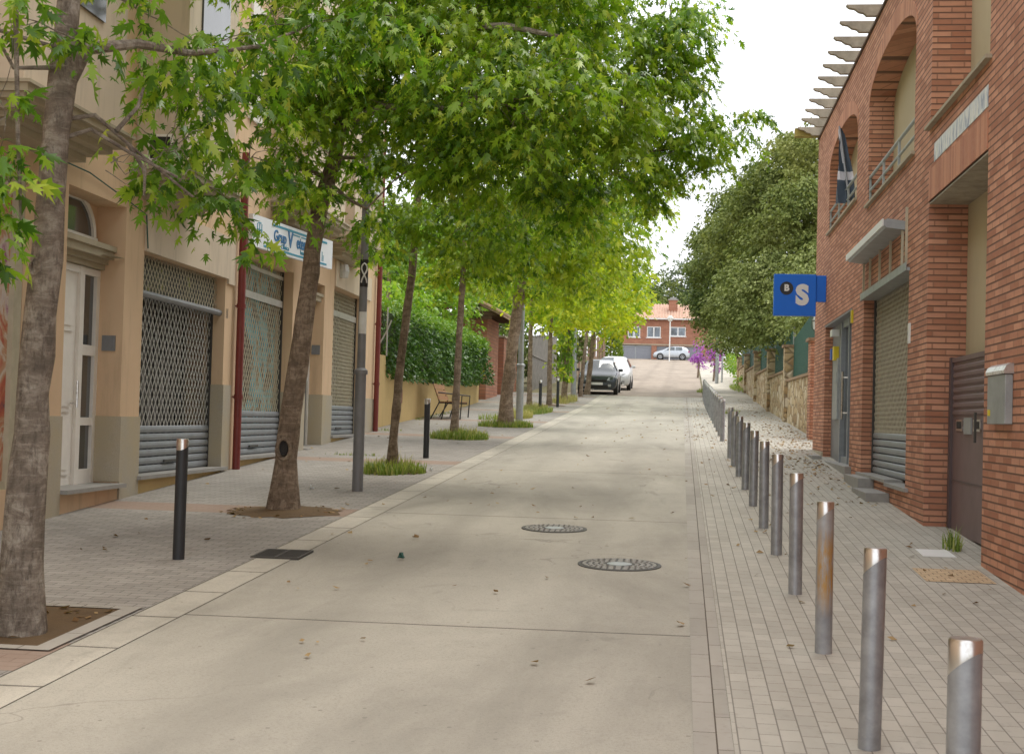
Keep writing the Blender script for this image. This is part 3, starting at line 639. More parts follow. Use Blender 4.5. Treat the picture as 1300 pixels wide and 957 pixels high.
part('wall_upper_return', MB(RF).box(16.6, 17.0, .001, 9, ZE, 12.0), 'brick', RB)
# arch rings of radial bricks
def ring(A, s0, s1, zs, zt, w=.27):
    m = MB(RF); c = (s0+s1)/2; r = (s1-s0)/2; h = zt-zs; n = 64
    for i in range(n):
        t0, t1 = PI*(i+.08)/n, PI*(i+.92)/n
        q = [(c+(r)*math.cos(t0), zs+h*math.sin(t0)), (c+r*math.cos(t1), zs+h*math.sin(t1)), (c+(r+w*.4)*math.cos(t1), zs+(h+w)*math.sin(t1)), (c+(r+w*.4)*math.cos(t0), zs+(h+w)*math.sin(t0))]
        m.prism(q, -.008, .004)
    return m
rg = part('arch_ring', ring(A1, 17.25, 21.5, 6.55, 6.98), 'brick_single', RB); part('arch_ring', ring(A2_, 22.9, 27.2, 6.55, 6.98), 'brick_single', RB)
for k, (a, b, c) in enumerate(((17.25,21.5,5.05),(22.9,27.2,5.38))):
    part('loggia_wall', MB(RF).box(a, b, .36, .42, c, 6.99), 'stucco_beige', RB)
    part('sill', MB(RF).box(a-.06, b+.06, -.05, .36, c-.03, c+.006), 'stone_trim', RB)
    m = MB(RF).tube([(a,.03,c+.42),(b,.03,c+.42)], .022).tube([(a,.03,c+.22),(b,.03,c+.22)], .018)
    for q in (a+.03, a+(b-a)*.33, a+(b-a)*.66, b-.03): m.box(q-.02, q+.02, .015, .045, c, c+.44)
    part('railing', m, 'galv', RB)
part('loggia_wall', MB(RF).box(13.07, 16.12, .42, .48, 5.12, 12), 'stucco_beige', RB)
part('porch_wall', MB(RF).box(12.0, 16.12, .42, .48, .3, 4.28), 'stucco_beige', RB)
part('sill', MB(RF).box(12.98, 16.2, -.06, .42, 5.09, 5.125), 'stone_trim', RB)
m = MB(RF); k = 13.09
while k < 16.1: m.box(k, k+.056, -.012, .06, 4.29, 4.63); k += .066
lt = part('soldier_lintel', m, 'brick_single', RB); part('lintel_soffit', MB(RF).box(13.07, 16.12, .0, .42, 4.255, 4.285), 'concrete_beam', RB)
part('tiled_frieze', MB(RF).box(13.1, 15.85, -.005, .0, 4.68, 4.88), 'letter_tiles', RB)
part('steel_lintel', MB(RF).box(17.40, 21.78, -.045, .24, 3.66, 3.70).box(17.40,21.78,-.05,-.04,3.66,3.76), 'galv', RB)
part('door_lintel', MB(RF).box(23.15, 27.45, -.01, .24, 3.63, 3.66), 'lamp_grey', RB)
# roller shutter
m = MB(RF); z = 1.1
while z < 1.62: m.prismx([(.19, z+.006), (.172, z+.02), (.166, z+.05), (.172, z+.082), (.19, z+.096), (.21, z+.096), (.21, z+.006)], 17.5, 21.66); z += .1
sh = part('shutter', m, 'shutter_grey', RB); part('shutter_lattice', lattice(MB(RF), 17.5, 21.66, 1.65, 3.66, .18, .12, .13, .018), 'lattice_tan', sh)
for a in (17.45, 21.66): part('guide_rail', MB(RF).box(a,a+.045,.15,.22,1.06,3.66), 'dark_iron', sh)
part('display_window', MB(RF).box(17.45, 21.7, .26, .30, 1.06, 3.66), 'terracotta_cloth', RB)
part('sill', MB(RF).box(17.2, 18.9, -.05, .2, 1.02, 1.065).box(18.9, 21.9, -.05, .2, 1.06, 1.10), 'stone_sill', RB)
m = MB(RF).box(18.7, 20.2, -.30, -.002, .70, .93).box(20.2, 21.9, -.22, -.002, .78, 1.06)
part('step', m, 'stone_sill', RB)
part('step', MB(RF).box(22.9, 27.5, -.10, .18, 1.02, 1.14), 'stone_sill', RB); part('step', MB(RF).box(26.6, 28.6, -.28, -.1, 1.05, 1.22), 'stone_sill', RB)
# entrance: panel, frame, handle, letter plate
dd = part('door_panel', MB(RF).box(25.6, 27.4, .14, .20, 1.14, 3.65), 'lamp_grey', RB); part('intercom_plate', MB(RF).box(26.1, 26.9, .10, .14, 1.9, 3.0).box(26.2,26.5,.09,.10,2.55,2.75), 'galv', dd)
g = part('glass_door', MB(RF).box(23.2, 25.6, .17, .20, 1.14, 3.65), 'window_glass', RB)
part('door_frame', MB(RF).box(23.25,23.35,.10,.17,1.14,3.6).box(24.4,24.5,.10,.17,1.14,3.6).box(25.5,25.6,.09,.17,1.14,3.6).box(23.2,25.6,.12,.17,3.5,3.63).box(23.35,25.5,.12,.17,1.14,1.25), 'shutter_grey', g)
part('door_handle', MB(RF).tube([(24.62,.03,1.9),(24.62,.03,2.7)], .02).tube([(24.62,.03,2.6),(24.55,.12,2.6)], .012).tube([(24.62,.03,2.0),(24.55,.12,2.0)], .012), 'polished_steel', g)
part('sticker', MB(RF).box(26.75,27.0,.05,.14,3.0,3.2), 'blue_plastic', RB); part('sticker', MB(RF).box(26.3,26.55,.05,.14,2.97,3.22), 'yellow_plastic', RB)
part('porch_lamp', MB(RF).box(25.9,26.25,-.03,.1,3.38,3.5), 'lamp_glass', RB)
part('yellow_tag', MB(RF).box(23.0,23.12,-.03,-.0,3.42,3.62), 'yellow_plastic', RB)
part('bell_plate', MB(RF).box(17.25,17.38,-.015,0,2.78,3.02), 'white_plain', RB)
part('base_course', MB(RF).box(27.42,29.6,-.03,0,.9,1.28), 'granite', RB)
# roof beams
m0 = [(0,0),(0,-.17),(-.16,-.17),(-.20,-.13),(-.27,-.115),(-.33,-.07),(-.41,-.055),(-.45,-.02),(-.45,0)]
for k in range(15):
    s = 17.35+k*.86
    m = MB(RF).prismx([(a if a else .5, b+ZE+.19) for a, b in m0], s-.045, s+.045)
    part('roof_beam', m, 'concrete_beam', RB, bevel=.006)
part('roof_beam', MB(RF).box(29.42, 29.62, -.5, .5, ZE+.015, ZE+.18), 'moss_beam', RB)
part('eave_trim', MB(RF).box(17.0, 29.62, -.025, .45, ZE-.03, ZE+.008), 'wood_dark', RB)
# gate
G = thing('metal_gate', 'mauve sheet metal gate with letter boxes in the brick porch', 'gate', (2.95, 14.6, zr(14.6)))
m = MB(RF).box(14.0-1.2, 15.98, .27, .31, .66, 2.52); part('panel', m, 'gate_mauve', G)
m = MB(RF)
for k in range(7): m.prismx([(.268,1.92+k*.08),(.25,1.94+k*.08),(.25,1.97+k*.08),(.268,1.985+k*.08)], 12.85, 15.9)
part('louvres', m, 'gate_mauve', G); part('post', MB(RF).box(15.98, 16.08, .24, .33, .60, 2.56), 'gate_mauve_dark', G)
part('top_rail', MB(RF).box(12.8,15.98,.25,.33,2.50,2.55), 'gate_mauve', G); part('seam', MB(RF).box(12.85,15.95,.262,.269,1.22,1.235), 'gate_mauve_dark', G)
for s in (15.55, 14.65): f = part('letter_slot', MB(RF).box(s-.17, s+.17, .255, .268, 1.76, 1.88), 'polished_steel', G); part('slot_hole', MB(RF).box(s-.12, s+.12, .25, .254, 1.785, 1.86), 'dark_void', f)
part('intercom', MB(RF).box(14.92, 15.28, .25, .268, 1.73, 1.90), 'galv', G); part('handle', MB(RF).box(14.42, 14.46, .19, .21, 1.65, 1.95), 'dark_iron', G)
# mailbox
t = thing('mailbox', 'brushed steel mailbox with a rounded lid on the near brick wall', 'mailbox', (XR, 12.3, 1.83))
part('box', MB(RF).box(11.95, 12.62, -.065, 0, 1.83, 2.24), 'galv', t, bevel=.006)
part('lid', MB(RF).prismx([(0,2.243),(-.075,2.243),(-.08,2.27),(-.06,2.31),(-.03,2.33),(0,2.33)], 11.93, 12.64), 'polished_steel', t); part('lock', MB(RF).box(12.5,12.56,-.075,-.065,1.90,1.95), 'yellow_plastic', t)
# light box awning over the shutter
t = thing('shop_canopy', 'narrow white metal light box canopy above the right roller shutter', 'canopy', (XR, 19.6, 4.1))
part('canopy_box', MB(RF).prismx([(0,4.30),(-.22,4.33),(-.27,4.31),(-.27,4.25),(-.24,4.22),(0,4.19)], 17.75, 21.6), 'galv', t); part('front_edge', MB(RF).box(17.73, 21.62, -.29, -.272, 4.235, 4.325), 'white_plain', t)
m = MB(RF)
for q in (17.8, 18.8, 19.8, 20.8, 21.5): m.box(q-.015, q+.015, -.05, -.02, 3.76, 4.19)
part('strut', m, 'lattice_tan', t)
part('side_frame', MB(RF).box(17.60,17.63,-.03,0,3.76,4.45), 'lattice_tan', t)
# blue projecting sign
t = thing('bank_sign', 'blue projecting bank sign with white S and B in a black disc', 'sign', (2.4, 27.4, 3.85))
PS = lambda s, y, z: (s, 27.4+y, z)
X0, X1, Z0, Z1 = 1.69, 2.48, 3.845, 4.635
part('sign_box', MB(PS).box(X0, X1, 0, .16, Z0, Z1), 'blue_sign', t, bevel=.008)
part('side_box', MB(PS).box(X1+.004, 2.668, .03, .14, 4.12, 4.62), 'blue_sign', t, bevel=.006)
TM = lambda x, z, y=-.004: Matrix.Translation((x, 27.4+y, z)) @ Matrix.Rotation(PI/2, 4, 'X')
part('badge', MB(PS).add([(X0+.235+.125*math.cos(a), y, 4.365+.125*math.sin(a)) for y in (-.008, 0) for a in [2*PI*k/32 for k in range(32)]], [tuple(range(32))]+[(i, (i+1) % 32, (i+1) % 32+32, i+32) for i in range(32)]), 'badge_black', t)
textmesh('letter', 'B', .165, 'white_plain', t, TM(X0+.238, 4.368, -.011), .002, .008); textmesh('letter', 'S', .50, 'white_plain', t, TM(X0+.53, 4.225), .002, .03, .98)
# flag
t = thing('flag', 'dark blue flag with white bands drooping from a pole in the far arch', 'flag', (2.55, 24.6, 5.4))
part('pole', MB().tube([(2.72, 24.2, 5.45), (2.62, 25.2, 7.0)], .018, 8), 'lamp_grey', t)
m = MB(); W = 9; Hn = 26; top = Vector((2.62, 25.2, 6.98))
for j in range(Hn+1):
    v = j/Hn
    for i in range(W+1):
        u = i/W; wd = .05+.34*min(1, v*1.25)
        x = top.x+.02+(u-.35)*wd*.75+v*.02; y = top.y-.55*v-(u)*.35*v+.05*math.sin(u*17+v*3)*(.3+v); z = top.z-1.42*v-.10*u*(1-v)
        m.v.append((x+.04*math.sin(u*14+v*4), y, z))
band = []
for j in range(Hn):
    for i in range(W):
        a = j*(W+1)+i; m.f.append((a, a+1, a+W+2, a+W+1)); band.append(1 if (.55 < j/Hn < .68 or (j/Hn < .45 and 1.5 < i-j*.12 < 3.6)) else 0)
fl = part('cloth', m, 'flag_navy', t, smooth=True, recalc=False); fl.data.materials.append(M['flag_white'])
for p_, b_ in zip(fl.data.polygons, band): p_.material_index = b_
# ------------------------------------------------------------------ bollards
def bollard_parts(t, h, body, r=.052, cut=.045, cap=.085):
    n = 24; m = MB(); vs = []
    a0 = -.6
    def ringz(f): return [(r*math.cos(2*PI*k/n), r*math.sin(2*PI*k/n), f(2*PI*k/n)) for k in range(n)]
    m.add(ringz(lambda a: -.02)+ringz(lambda a: h-cap-cut*math.cos(a-2.6)), [(k, (k+1) % n, (k+1) % n+n, k+n) for k in range(n)])
    part('post', m, body, t, world=False, smooth=True)
    m = MB(); m.add([(x*1.01, y*1.01, z) for x, y, z in ringz(lambda a: h-cap-cut*math.cos(a-2.6))]+[(x*1.01, y*1.01, z) for x, y, z in ringz(lambda a: h-.006)]+[(x*.93, y*.93, z) for x, y, z in ringz(lambda a: h)],
        [(k, (k+1) % n, (k+1) % n+n, k+n) for k in range(n)]+[(k+n, (k+1) % n+n, (k+1) % n+2*n, k+2*n) for k in range(n)]+[tuple(range(2*n, 3*n))])
    part('cap', m, 'polished_steel', t, world=False, smooth=True)
ORD = ['first','second','third','fourth','fifth','sixth','seventh','eighth','ninth','tenth','eleventh','twelfth','thirteenth','fourteenth']
src = None; ys = [4.6, 6.75, 8.9, 11.1, 13.3, 15.38, 17.67, 19.89, 22.1, 24.2, 26.2]
for k, y in enumerate(ys):
    lb = {0: 'steel bollard nearest the camera, cut by the picture bottom', 2: 'steel bollard with long orange rust streaks, third from the camera', 10: 'last steel bollard of the near row, just before the gap'}.get(k, ORD[k]+' grey steel bollard from the camera in the near row')
    loc = (.895, y, zr(y))
    if k in (0, 2):
        t = thing('bollard', lb, 'bollard', loc, 'steel bollards along the right pavement'); bollard_parts(t, .93, 'zinc' if k == 0 else 'zinc_rust')
        if k == 0: src = t
    else:
        t = copy_tree(src); t.location = loc; t['label'] = lb
    t.rotation_euler = (random.uniform(-.008, .008), random.uniform(-.012, .012), random.uniform(-.4, .4))
    t.scale = (1, 1, 1)
for k in range(14):
    y = 31.6+k*2.13; t = copy_tree(src); t.location = (.90, y, zr(y)); t['group'] = 'steel bollards of the far row'
    t['label'] = ORD[k]+' steel bollard of the far row counted from the gap' if k < 13 else 'farthest steel bollard at the upper end of the far row'
    t.rotation_euler = (random.uniform(-.008, .008), random.uniform(-.01, .01), random.uniform(-.4, .4))
bs = None
for k, (x, y, lb) in enumerate(((-4.17,11.58,'black bollard with steel cap on the left pavement, nearest the camera'),(-4.3,23.88,'black bollard between the third and fourth street trees, beside the bench'),(-4.5,45.3,'black bollard standing in dry weeds beyond the second lamp post'),(-4.35,50.0,'farthest black bollard, beyond the one in dry weeds'))):
    if not bs: bs = t = thing('bollard', lb, 'bollard', (x, y, zr(y)), 'black bollards on the left pavement'); bollard_parts(t, 1.02, 'black_steel', .05, .03, .07)
    else: t = copy_tree(bs); t.location = (x, y, zr(y)); t['label'] = lb
    t.rotation_euler = (0, .022 if k == 0 else 0, 1.8)
# ------------------------------------------------------------------ lamp posts
def lamp_post(x, y, h, r, lb, stick=False, mat='lamp_grey', globe=False, grp='street lamps along the left pavement'):
    z = zr(y); t = thing('street_lamp', lb, 'street lamp', (x, y, z), grp)
    if globe:
        part('pole', MB().tube([(x,y,z),(x,y,z+h)], r, 10), 'white_plain', t); part('globe', MB().lathe([(0.01,-.32),(.2,-.26),(.33,0),(.2,.26),(.01,.32)], (x,y,z+h+.3), 14), 'lamp_glass', t, smooth=True); return
    part('base_sleeve', MB().lathe([(r*1.28,0),(r*1.28,1.50),(r*1.6,1.50),(r*1.6,1.55),(r*1.05,1.58)], (x,y,z), 18), mat, t, smooth=True)
    part('pole', MB().tube([(x,y,z+1.5),(x,y,z+h)], [r, r*.7], 16), mat, t, smooth=True)
    part('arm', MB().tube([(x,y,z+h-.1),(x+.5,y,z+h+.25),(x+1.3,y,z+h+.35)], .03, 8), mat, t)
    part('lamp_head', MB().box(x+1.2,x+1.75,y-.12,y+.12,z+h+.28,z+h+.38), mat, t, bevel=.03)
    if stick:
        for z0_, z1_, mt, w in ((2.62,2.97,'badge_black',1.2),(2.02,2.30,'paper',1.0)):
            m = MB(); rr = r+.002
            for k in range(8):
                a, b = -PI/2-w+2*w*k/8+.35, -PI/2-w+2*w*(k+1)/8+.35
                m.add([(x+rr*math.cos(a),y+rr*math.sin(a),z+z0_),(x+rr*math.cos(b),y+rr*math.sin(b),z+z0_),(x+rr*math.cos(b),y+rr*math.sin(b),z+z1_),(x+rr*math.cos(a),y+rr*math.sin(a),z+z1_)], [(0,1,2,3)])
            sk = part('sticker', m, mt, t)
            if mt == 'badge_black':
                m = MB(); rr = r+.004
                def q(a, h_): a = -PI/2+.3+a; return (x+rr*math.cos(a), y+rr*math.sin(a), z+2.62+h_)
                pts = [q(.55*math.sin(2*PI*k/20), .19+.12*-math.cos(PI*k/10)*.9) for k in range(0)]
                lp = []
                for k in range(25):
                    u = -1+2*k/24   # ribbon loop
                    lp.append(q(-.55*u if abs(u) > .5 else -.55*u*1.1*(2.0), .05+.25*(1-u*u)) if False else q(.62*math.sin(2.2*u*PI/2*1.35), .30-.25*abs(u)**1.3))
                m.tube(lp, .010, 5); part('emblem', m, 'paper', sk)
    return t
lamp_post(-4.09, 17.85, 7.5, .055, 'grey steel lamp post with stickers between the second and third trees', True)
lamp_post(-4.27, 37.5, 7.5, .075, 'grey steel lamp post right beside the thick leaning tree trunk', mat='galv')
lamp_post(-4.6, 60.5, 6.5, .09, 'far grey lamp post standing before the parked dark car', mat='galv')
lamp_post(-1.4, 149, 4.2, .06, 'white globe lamp in front of the far brick house', globe=True, grp=None)
# far right sign poles
for x, y, h, r, lb in ((2.0,84,3.0,.10,'short thick grey post at the top of the right pavement'),(2.35,86,2.9,.05,'thin light pole beside the short grey post at the top of the right pavement')):
    solo('post', MB().tube([(x,y,zr(y)),(x,y,zr(y)+h)], r, 8), 'galv', lb, 'post', (x,y,zr(y)))
# ------------------------------------------------------------------ bench
t = thing('bench', 'wooden slatted bench with black metal legs against the ochre wall', 'bench', (-6.5, 39.2, zr(39.2)))
z = zr(39.2); m = MB()
bx, by0, by1 = -6.45, 38.2, 39.9
for k in range(3): m.prism([(bx-.14-.045*k*1.3, z+.50+.15*k), (bx-.115-.045*k*1.3, z+.50+.15*k), (bx-.155-.045*k*1.3, z+.63+.15*k), (bx-.18-.045*k*1.3, z+.63+.15*k)], by0, by1)
part('backrest', m, 'wood', t)
m = MB()
for k in range(4): m.box(bx-.08+k*.125, bx+.03+k*.125, by0, by1, z+.43+.004*k, z+.46+.004*k)
part('seat', m, 'wood', t)
for y in (by0+.12, by1-.12):
    zz = zr(y)
    part('leg', MB().tube([(bx-.32,y,z+.98),(bx-.12,y,z+.44),(bx-.36,y,zz)], .02, 6).tube([(bx-.12,y,z+.42),(bx+.42,y,z+.43)], .02, 6).tube([(bx+.06,y,z+.42),(bx-.06,y,zz)], .02, 6).tube([(bx+.46,y,zz),(bx+.50,y,z+.64),(bx-.16,y,z+.70)], .02, 6), 'black_steel', t)
# ------------------------------------------------------------------ ochre wall and hedge
t = thing('garden_wall', 'low ochre rendered garden wall under the clipped hedge', 'wall', (-7.2, 33, zr(33)))
m = MB()
wp = [(-7.15, 32.2, 3.18), (-7.15, 33.8, 3.18), (-7.16, 34.0, 2.75), (-7.2, 42, 2.80), (-7.35, 48, 2.92), (-7.6, 53, 3.1), (-8.2, 56, 3.2)]
for (x0,y0,z0),(x1,y1,z1) in zip(wp, wp[1:]):
    m.add([(x0,y0,zr(y0)-.3),(x1,y1,zr(y1)-.3),(x1,y1,z1),(x0,y0,z0),(x0-.3,y0,zr(y0)-.3),(x1-.3,y1,zr(y1)-.3),(x1-.3,y1,z1),(x0-.3,y0,z0)], [(0,1,2,3),(4,5,6,7),(3,2,6,7),(0,3,7,4),(1,2,6,5)])
m.box(-9.5, -7.45, 32.2, 32.5, .9, 3.18); part('wall', m, 'ochre_wall', t)
part('utility_box', MB().box(-7.15,-7.08,35.4,35.7,2.05,2.4), 'pipe_red', t)

# ---- foliage machinery
def halfleaf():
    r = [(0,0),(.26,.02),(.11,.22),(.50,.56),(.14,.48),(.22,.76),(.08,.70),(0,1.12)]
    v = [(x, y, -.55*abs(x)-.38*y*y) for x, y in r]+[(-x, y, -.55*abs(x)-.38*y*y) for x, y in r[1:-1]]
    return np.array(v), [(0,1,2,3,4,5,6,7), (0,7,13,12,11,10,9,8)]
MAPLE = halfleaf()
KITE = (np.array([(0,0,0),(.36,.42,-.12),(0,1,-.2),(-.36,.42,-.12)]), [(0,1,2,3)])
BLADE = (np.array([(0,0,0),(.24,.4,-.03),(0,1,-.1),(-.24,.4,-.03)]), [(0,1,2,3)])
def unit(a): return a/np.maximum(1e-9, np.linalg.norm(a, axis=1, keepdims=True))
def leaf_mesh(name, P, A, size, mat, parent, tmpl=MAPLE, upness=.75, label=None):
    n = len(P); A = unit(A); up = np.zeros((n, 3)); up[:, 2] = upness; up += rng.normal(0, .38, (n, 3))
    Nn = unit(up-(up*A).sum(1, keepdims=True)*A); Bx = np.cross(A, Nn)
    V, F = tmpl; L = (size*rng.uniform(.5, 1.3, n))[:, None, None]
    W = P[:, None, :]+L*(V[None, :, 0:1]*Bx[:, None, :]+V[None, :, 1:2]*A[:, None, :]+V[None, :, 2:3]*Nn[:, None, :])
    off = np.array(rootloc(parent)) if parent else np.zeros(3)
    W = (W-off).reshape(-1, 3); k = len(V)
    me = bpy.data.meshes.new(name); me.vertices.add(len(W)); me.vertices.foreach_set('co', W.ravel().astype(np.float32))
    base = np.arange(n)[:, None]*k
    loops = np.concatenate([np.concatenate([base+np.array(f)[None, :] for f in F], axis=1)], axis=1).ravel()
    lens = np.tile([len(f) for f in F], n); starts = np.concatenate([[0], np.cumsum(lens)[:-1]])
    me.loops.add(len(loops)); me.loops.foreach_set('vertex_index', loops.astype(np.int32))
    me.polygons.add(len(lens)); me.polygons.foreach_set('loop_start', starts.astype(np.int32)); me.polygons.foreach_set('loop_total', lens.astype(np.int32))
    me.update(calc_edges=True); me.materials.append(M[mat])
    o = bpy.data.objects.new(name, me); COL.objects.link(o); o.parent = parent
    if label: o['label'] = label
    return o
def clusters(lobes, dens, csize, per, flat=.8, shell=.45, sag=.0):
    """lobe (x,y,z,r[,rz]) -> leaf points and outward directions in clumps"""
    Ps, As, Cs = [], [], []
    for L in lobes:
        x, y, z, r = L[:4]; rz = L[4] if len(L) > 4 else r*flat
        nc = max(2, int(dens*r*r))
        d = unit(rng.normal(0, 1, (nc, 3))); rad = rng.uniform(shell**3, 1, nc)**(1/3)*rng.uniform(.62, 1.18, nc)
        C = np.array([x, y, z])+d*rad[:, None]*np.array([r, r, rz])
        C[:, 2] -= sag*np.hypot(d[:, 0], d[:, 1])*r*rng.uniform(.3, 1, nc)
        k = rng.integers(int(per*.6), int(per*1.4)+1, nc)
        idx = np.repeat(np.arange(nc), k); n = len(idx)
        th = rng.uniform(0, 2*PI, n); rr = np.sqrt(rng.uniform(.0, 1, n)); cs_ = (csize*rng.uniform(.6, 1.3, nc))[idx]
        tilt = rng.normal(0, .35, (nc, 2))[idx]
        u = np.stack([np.cos(th)*rr, np.sin(th)*rr, -.75*rr*rr+rng.normal(0, .10, n)], 1)
        u[:, 2] += (u[:, :2]*tilt).sum(1)
        outd = d[idx]*np.array([1, 1, .2])
        Ps.append(C[idx]+u*cs_[:, None]); a = u*1.0+outd*.35+rng.normal(0, .28, (n, 3)); a[:, 2] = rng.normal(-.05, .25, n)-rng.uniform(.1, 1.1, n)*(.25+rr); As.append(a); Cs.append(C)
    return np.concatenate(Ps), np.concatenate(As), Cs
def limb(m, a, b, r0, r1, n=6, bow=.12, seg=5, sides=7):
    a, b = Vector(a), Vector(b); L = (b-a).length
    w = Vector((random.uniform(-1, 1), random.uniform(-1, 1), random.uniform(0, .8)))*L*bow
    pts = [a.lerp(b, i/seg)+w*math.sin(PI*i/seg)+Vector([random.uniform(-1, 1)*L*.012 for _ in range(3)])*(0 < i < seg) for i in range(seg+1)]
    m.tube(pts, [r0+(r1-r0)*i/seg for i in range(seg+1)], sides, caps=False); return pts
def tree(name, label, base, trunk, lobes, mat, leafsize, dens=34, per=13, csize=.19, tmpl=MAPLE, extra=None, barkm='bark', twigs=True, group='street trees along the left pavement', holes=(), lr=1.):
    t = thing(name, label, 'tree', base, group)
    pts = [Vector(p[:3]) for p in trunk]; rs = [p[3]*.80 for p in trunk]
    # refine
    P2, R2 = [], []
    for (a, b, ra, rb) in zip(pts, pts[1:], rs, rs[1:]):
        k = max(1, int((b-a).length/.22))
        for i in range(k):
            f = i/k; P2.append(a.lerp(b, f)+Vector((random.uniform(-1, 1), random.uniform(-1, 1), 0))*ra*.07); R2.append((ra+(rb-ra)*f)*random.uniform(.93, 1.08))
    P2.append(pts[-1]); R2.append(rs[-1])
    P2.insert(0, P2[0]-Vector((0, 0, .25))); R2.insert(0, R2[0]*1.3); R2[1] *= 1.22; R2[2] *= 1.08
    m = MB().tube(P2, R2, 16, jag=.05)
    for (p, q, r) in holes:                  # knots / burrs with a rim
        q = Vector(q); p = Vector(p); up = Vector((0,0,1)); sd = q.cross(up).normalized()
        loop = [p+(sd*math.cos(a)*r+up*math.sin(a)*r*1.5)+q*-.008 for a in [2*PI*k/12 for k in range(13)]]
        m.tube(loop, r*.26, 6, caps=False)
    tips = []
    P, A, Cs = clusters(lobes, dens, csize, per)
    low = [i for i, p in enumerate(P2) if p.z > P2[-1].z-(P2[-1].z-P2[1].z)*.45]
    nodes = [(P2[i], R2[i]) for i in low]
    order = sorted(range(len(lobes)), key=lambda q: min((p-Vector(lobes[q][:3])).length for p, _ in nodes))
    for q_ in order:
        L, C = lobes[q_], Cs[q_]; c = Vector(L[:3])
        j = min(range(len(nodes)), key=lambda i: (nodes[i][0]-c).length+max(0, nodes[i][0].z-c.z)*.8)
        st, sr = nodes[j]; far = (c-st).length
        r0 = min(sr*.7, (.012+.018*far)*lr+.008); r1 = max(.006*lr, r0*.45)
        lp = limb(m, st, c, r0, r1, sides=6)
        for i, p in enumerate(lp[2:]): nodes.append((p, r0+(r1-r0)*(i+2)/5))
        if twigs:
            for q in C[::3]:
                s = random.choice(lp[2:]); limb(m, s, q, .005, .002, bow=.2, seg=3, sides=3)
    part('trunk', m, barkm, t, smooth=True, recalc=False)
    if extra:
        Pe, Ae, _ = clusters(extra, dens*.55, csize*1.2, per); P = np.concatenate([P, Pe]); A = np.concatenate([A, Ae])
    leaf_mesh('crown', P, A, np.full(len(P), leafsize), mat, t, tmpl)
    return t
def hedge_pts(box, n, topf=.25):
    x0, x1, y0, y1, z0, z1 = box
    P = []; A = []
    for _ in range(n):
        f = random.random()
        if f < topf: p = (random.uniform(x0, x1), random.uniform(y0, y1), z1+random.gauss(0, .06)); a = (random.gauss(0, 1), random.gauss(0, 1), .6)
        elif f < topf+.12: p = (random.uniform(x0, x1), y0+random.gauss(0, .06), random.uniform(z0, z1)); a = (random.gauss(0, .7), -.8, random.gauss(-.2, .7))
        else: p = (x1+random.gauss(0, .07)+.06*math.sin(random.uniform(0, 6)), random.uniform(y0, y1), random.uniform(z0-.15, z1)); a = (.7, random.gauss(0, .8), random.gauss(-.3, .7))
        P.append(p); A.append(a)
    return np.array(P), np.array(A)
t = thing('hedge', 'dense clipped dark green hedge above the ochre garden wall', 'hedge', (-7.6, 42, 2.8))
Ps, As = [], []
for (b, n) in (((-8.6,-7.0,33.9,38,2.8,4.45),6500),((-8.6,-7.0,38,43,2.85,4.5),8000),((-8.7,-7.1,43,48,2.95,4.55),8000),((-8.9,-7.25,48,52.5,3.1,4.55),6500)):
    P, A = hedge_pts(b, n); Ps.append(P); As.append(A)
P = np.concatenate(Ps); A = np.concatenate(As)
P[:, 0] += .14*np.sin(P[:, 1]*1.9)*np.cos(P[:, 2]*3)+.05*np.sin(P[:, 1]*7+P[:, 2]*5)
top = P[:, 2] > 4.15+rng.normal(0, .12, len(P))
leaf_mesh('leaves', P[~top], A[~top], np.full((~top).sum(), .115), 'leaf_hedge', t, BLADE, .5); leaf_mesh('top_leaves', P[top], A[top], np.full(top.sum(), .12), 'leaf_hedge_top', t, BLADE, .5)  # leaves above a ragged height line take the paler green
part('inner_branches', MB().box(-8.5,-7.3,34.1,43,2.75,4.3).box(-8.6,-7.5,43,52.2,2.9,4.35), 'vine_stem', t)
# hedge frame pole leaning
solo('metal_support', MB().tube([(-7.0,33.2,3.15),(-7.0,33.2,4.3)], .02, 6).tube([(-7.3,33.2,3.2),(-7.0,33.2,3.75),(-6.9,33.2,4.0)], .02, 6), 'galv', 'thin metal support poles at the near end of the hedge', 'support', (-7.0,33.2,3.15))
# ------------------------------------------------------------------ gatehouse with tile roof
t = thing('gatehouse', 'small brick gate house with overhanging old tile roof behind the hedge', 'gate house', (-8.3, 57, zr(57)))
part('wall', MB().box(-10.6,-7.75,56.0,59.5,2.0,5.72), 'brick_far', t)
part('sign_plate', MB().box(-8.05,-7.8,55.97,55.999,3.35,3.6), 'yellow_plastic', t)
m = MB()
for sgn in (-1, 1):
    xa, xb, za, zb = (-9.2, -9.2+sgn*2.2, 6.85, 5.78)
    n = 12
    for k in range(int(5.2/.28)):
        y = 55.2+k*.28
        pts = []
        for j in range(5):
            a = PI*j/4; pts.append((y+.13*math.cos(a), .11*math.sin(a)))
        vs = [(xa, p, za+q) for p, q in pts]+[(xb, p, zb+q) for p, q in pts]
        m.add(vs, [(j, j+1, j+6, j+5) for j in range(4)]+[(0,1,2,3,4),(5,6,7,8,9)])
    m.add([(xa,55.1,za-.02),(xb,55.1,zb-.02),(xb,60.3,zb-.02),(xa,60.3,za-.02),(xa,55.1,za-.1),(xb,55.1,zb-.1),(xb,60.3,zb-.1),(xa,60.3,za-.1)], [(0,1,2,3),(4,5,6,7),(0,1,5,4),(2,3,7,6),(1,2,6,5)])
part('roof', m, 'old_tile', t)
m = MB()
for k in range(6): y = 55.3+k*.95; m.box(-9.2+.1, -7.3, y-.05, y+.05, 5.75, 5.9)
m.box(-10.9,-7.5,55.3,55.45,5.6,5.76); part('eave_beams', m, 'wood_dark', t)
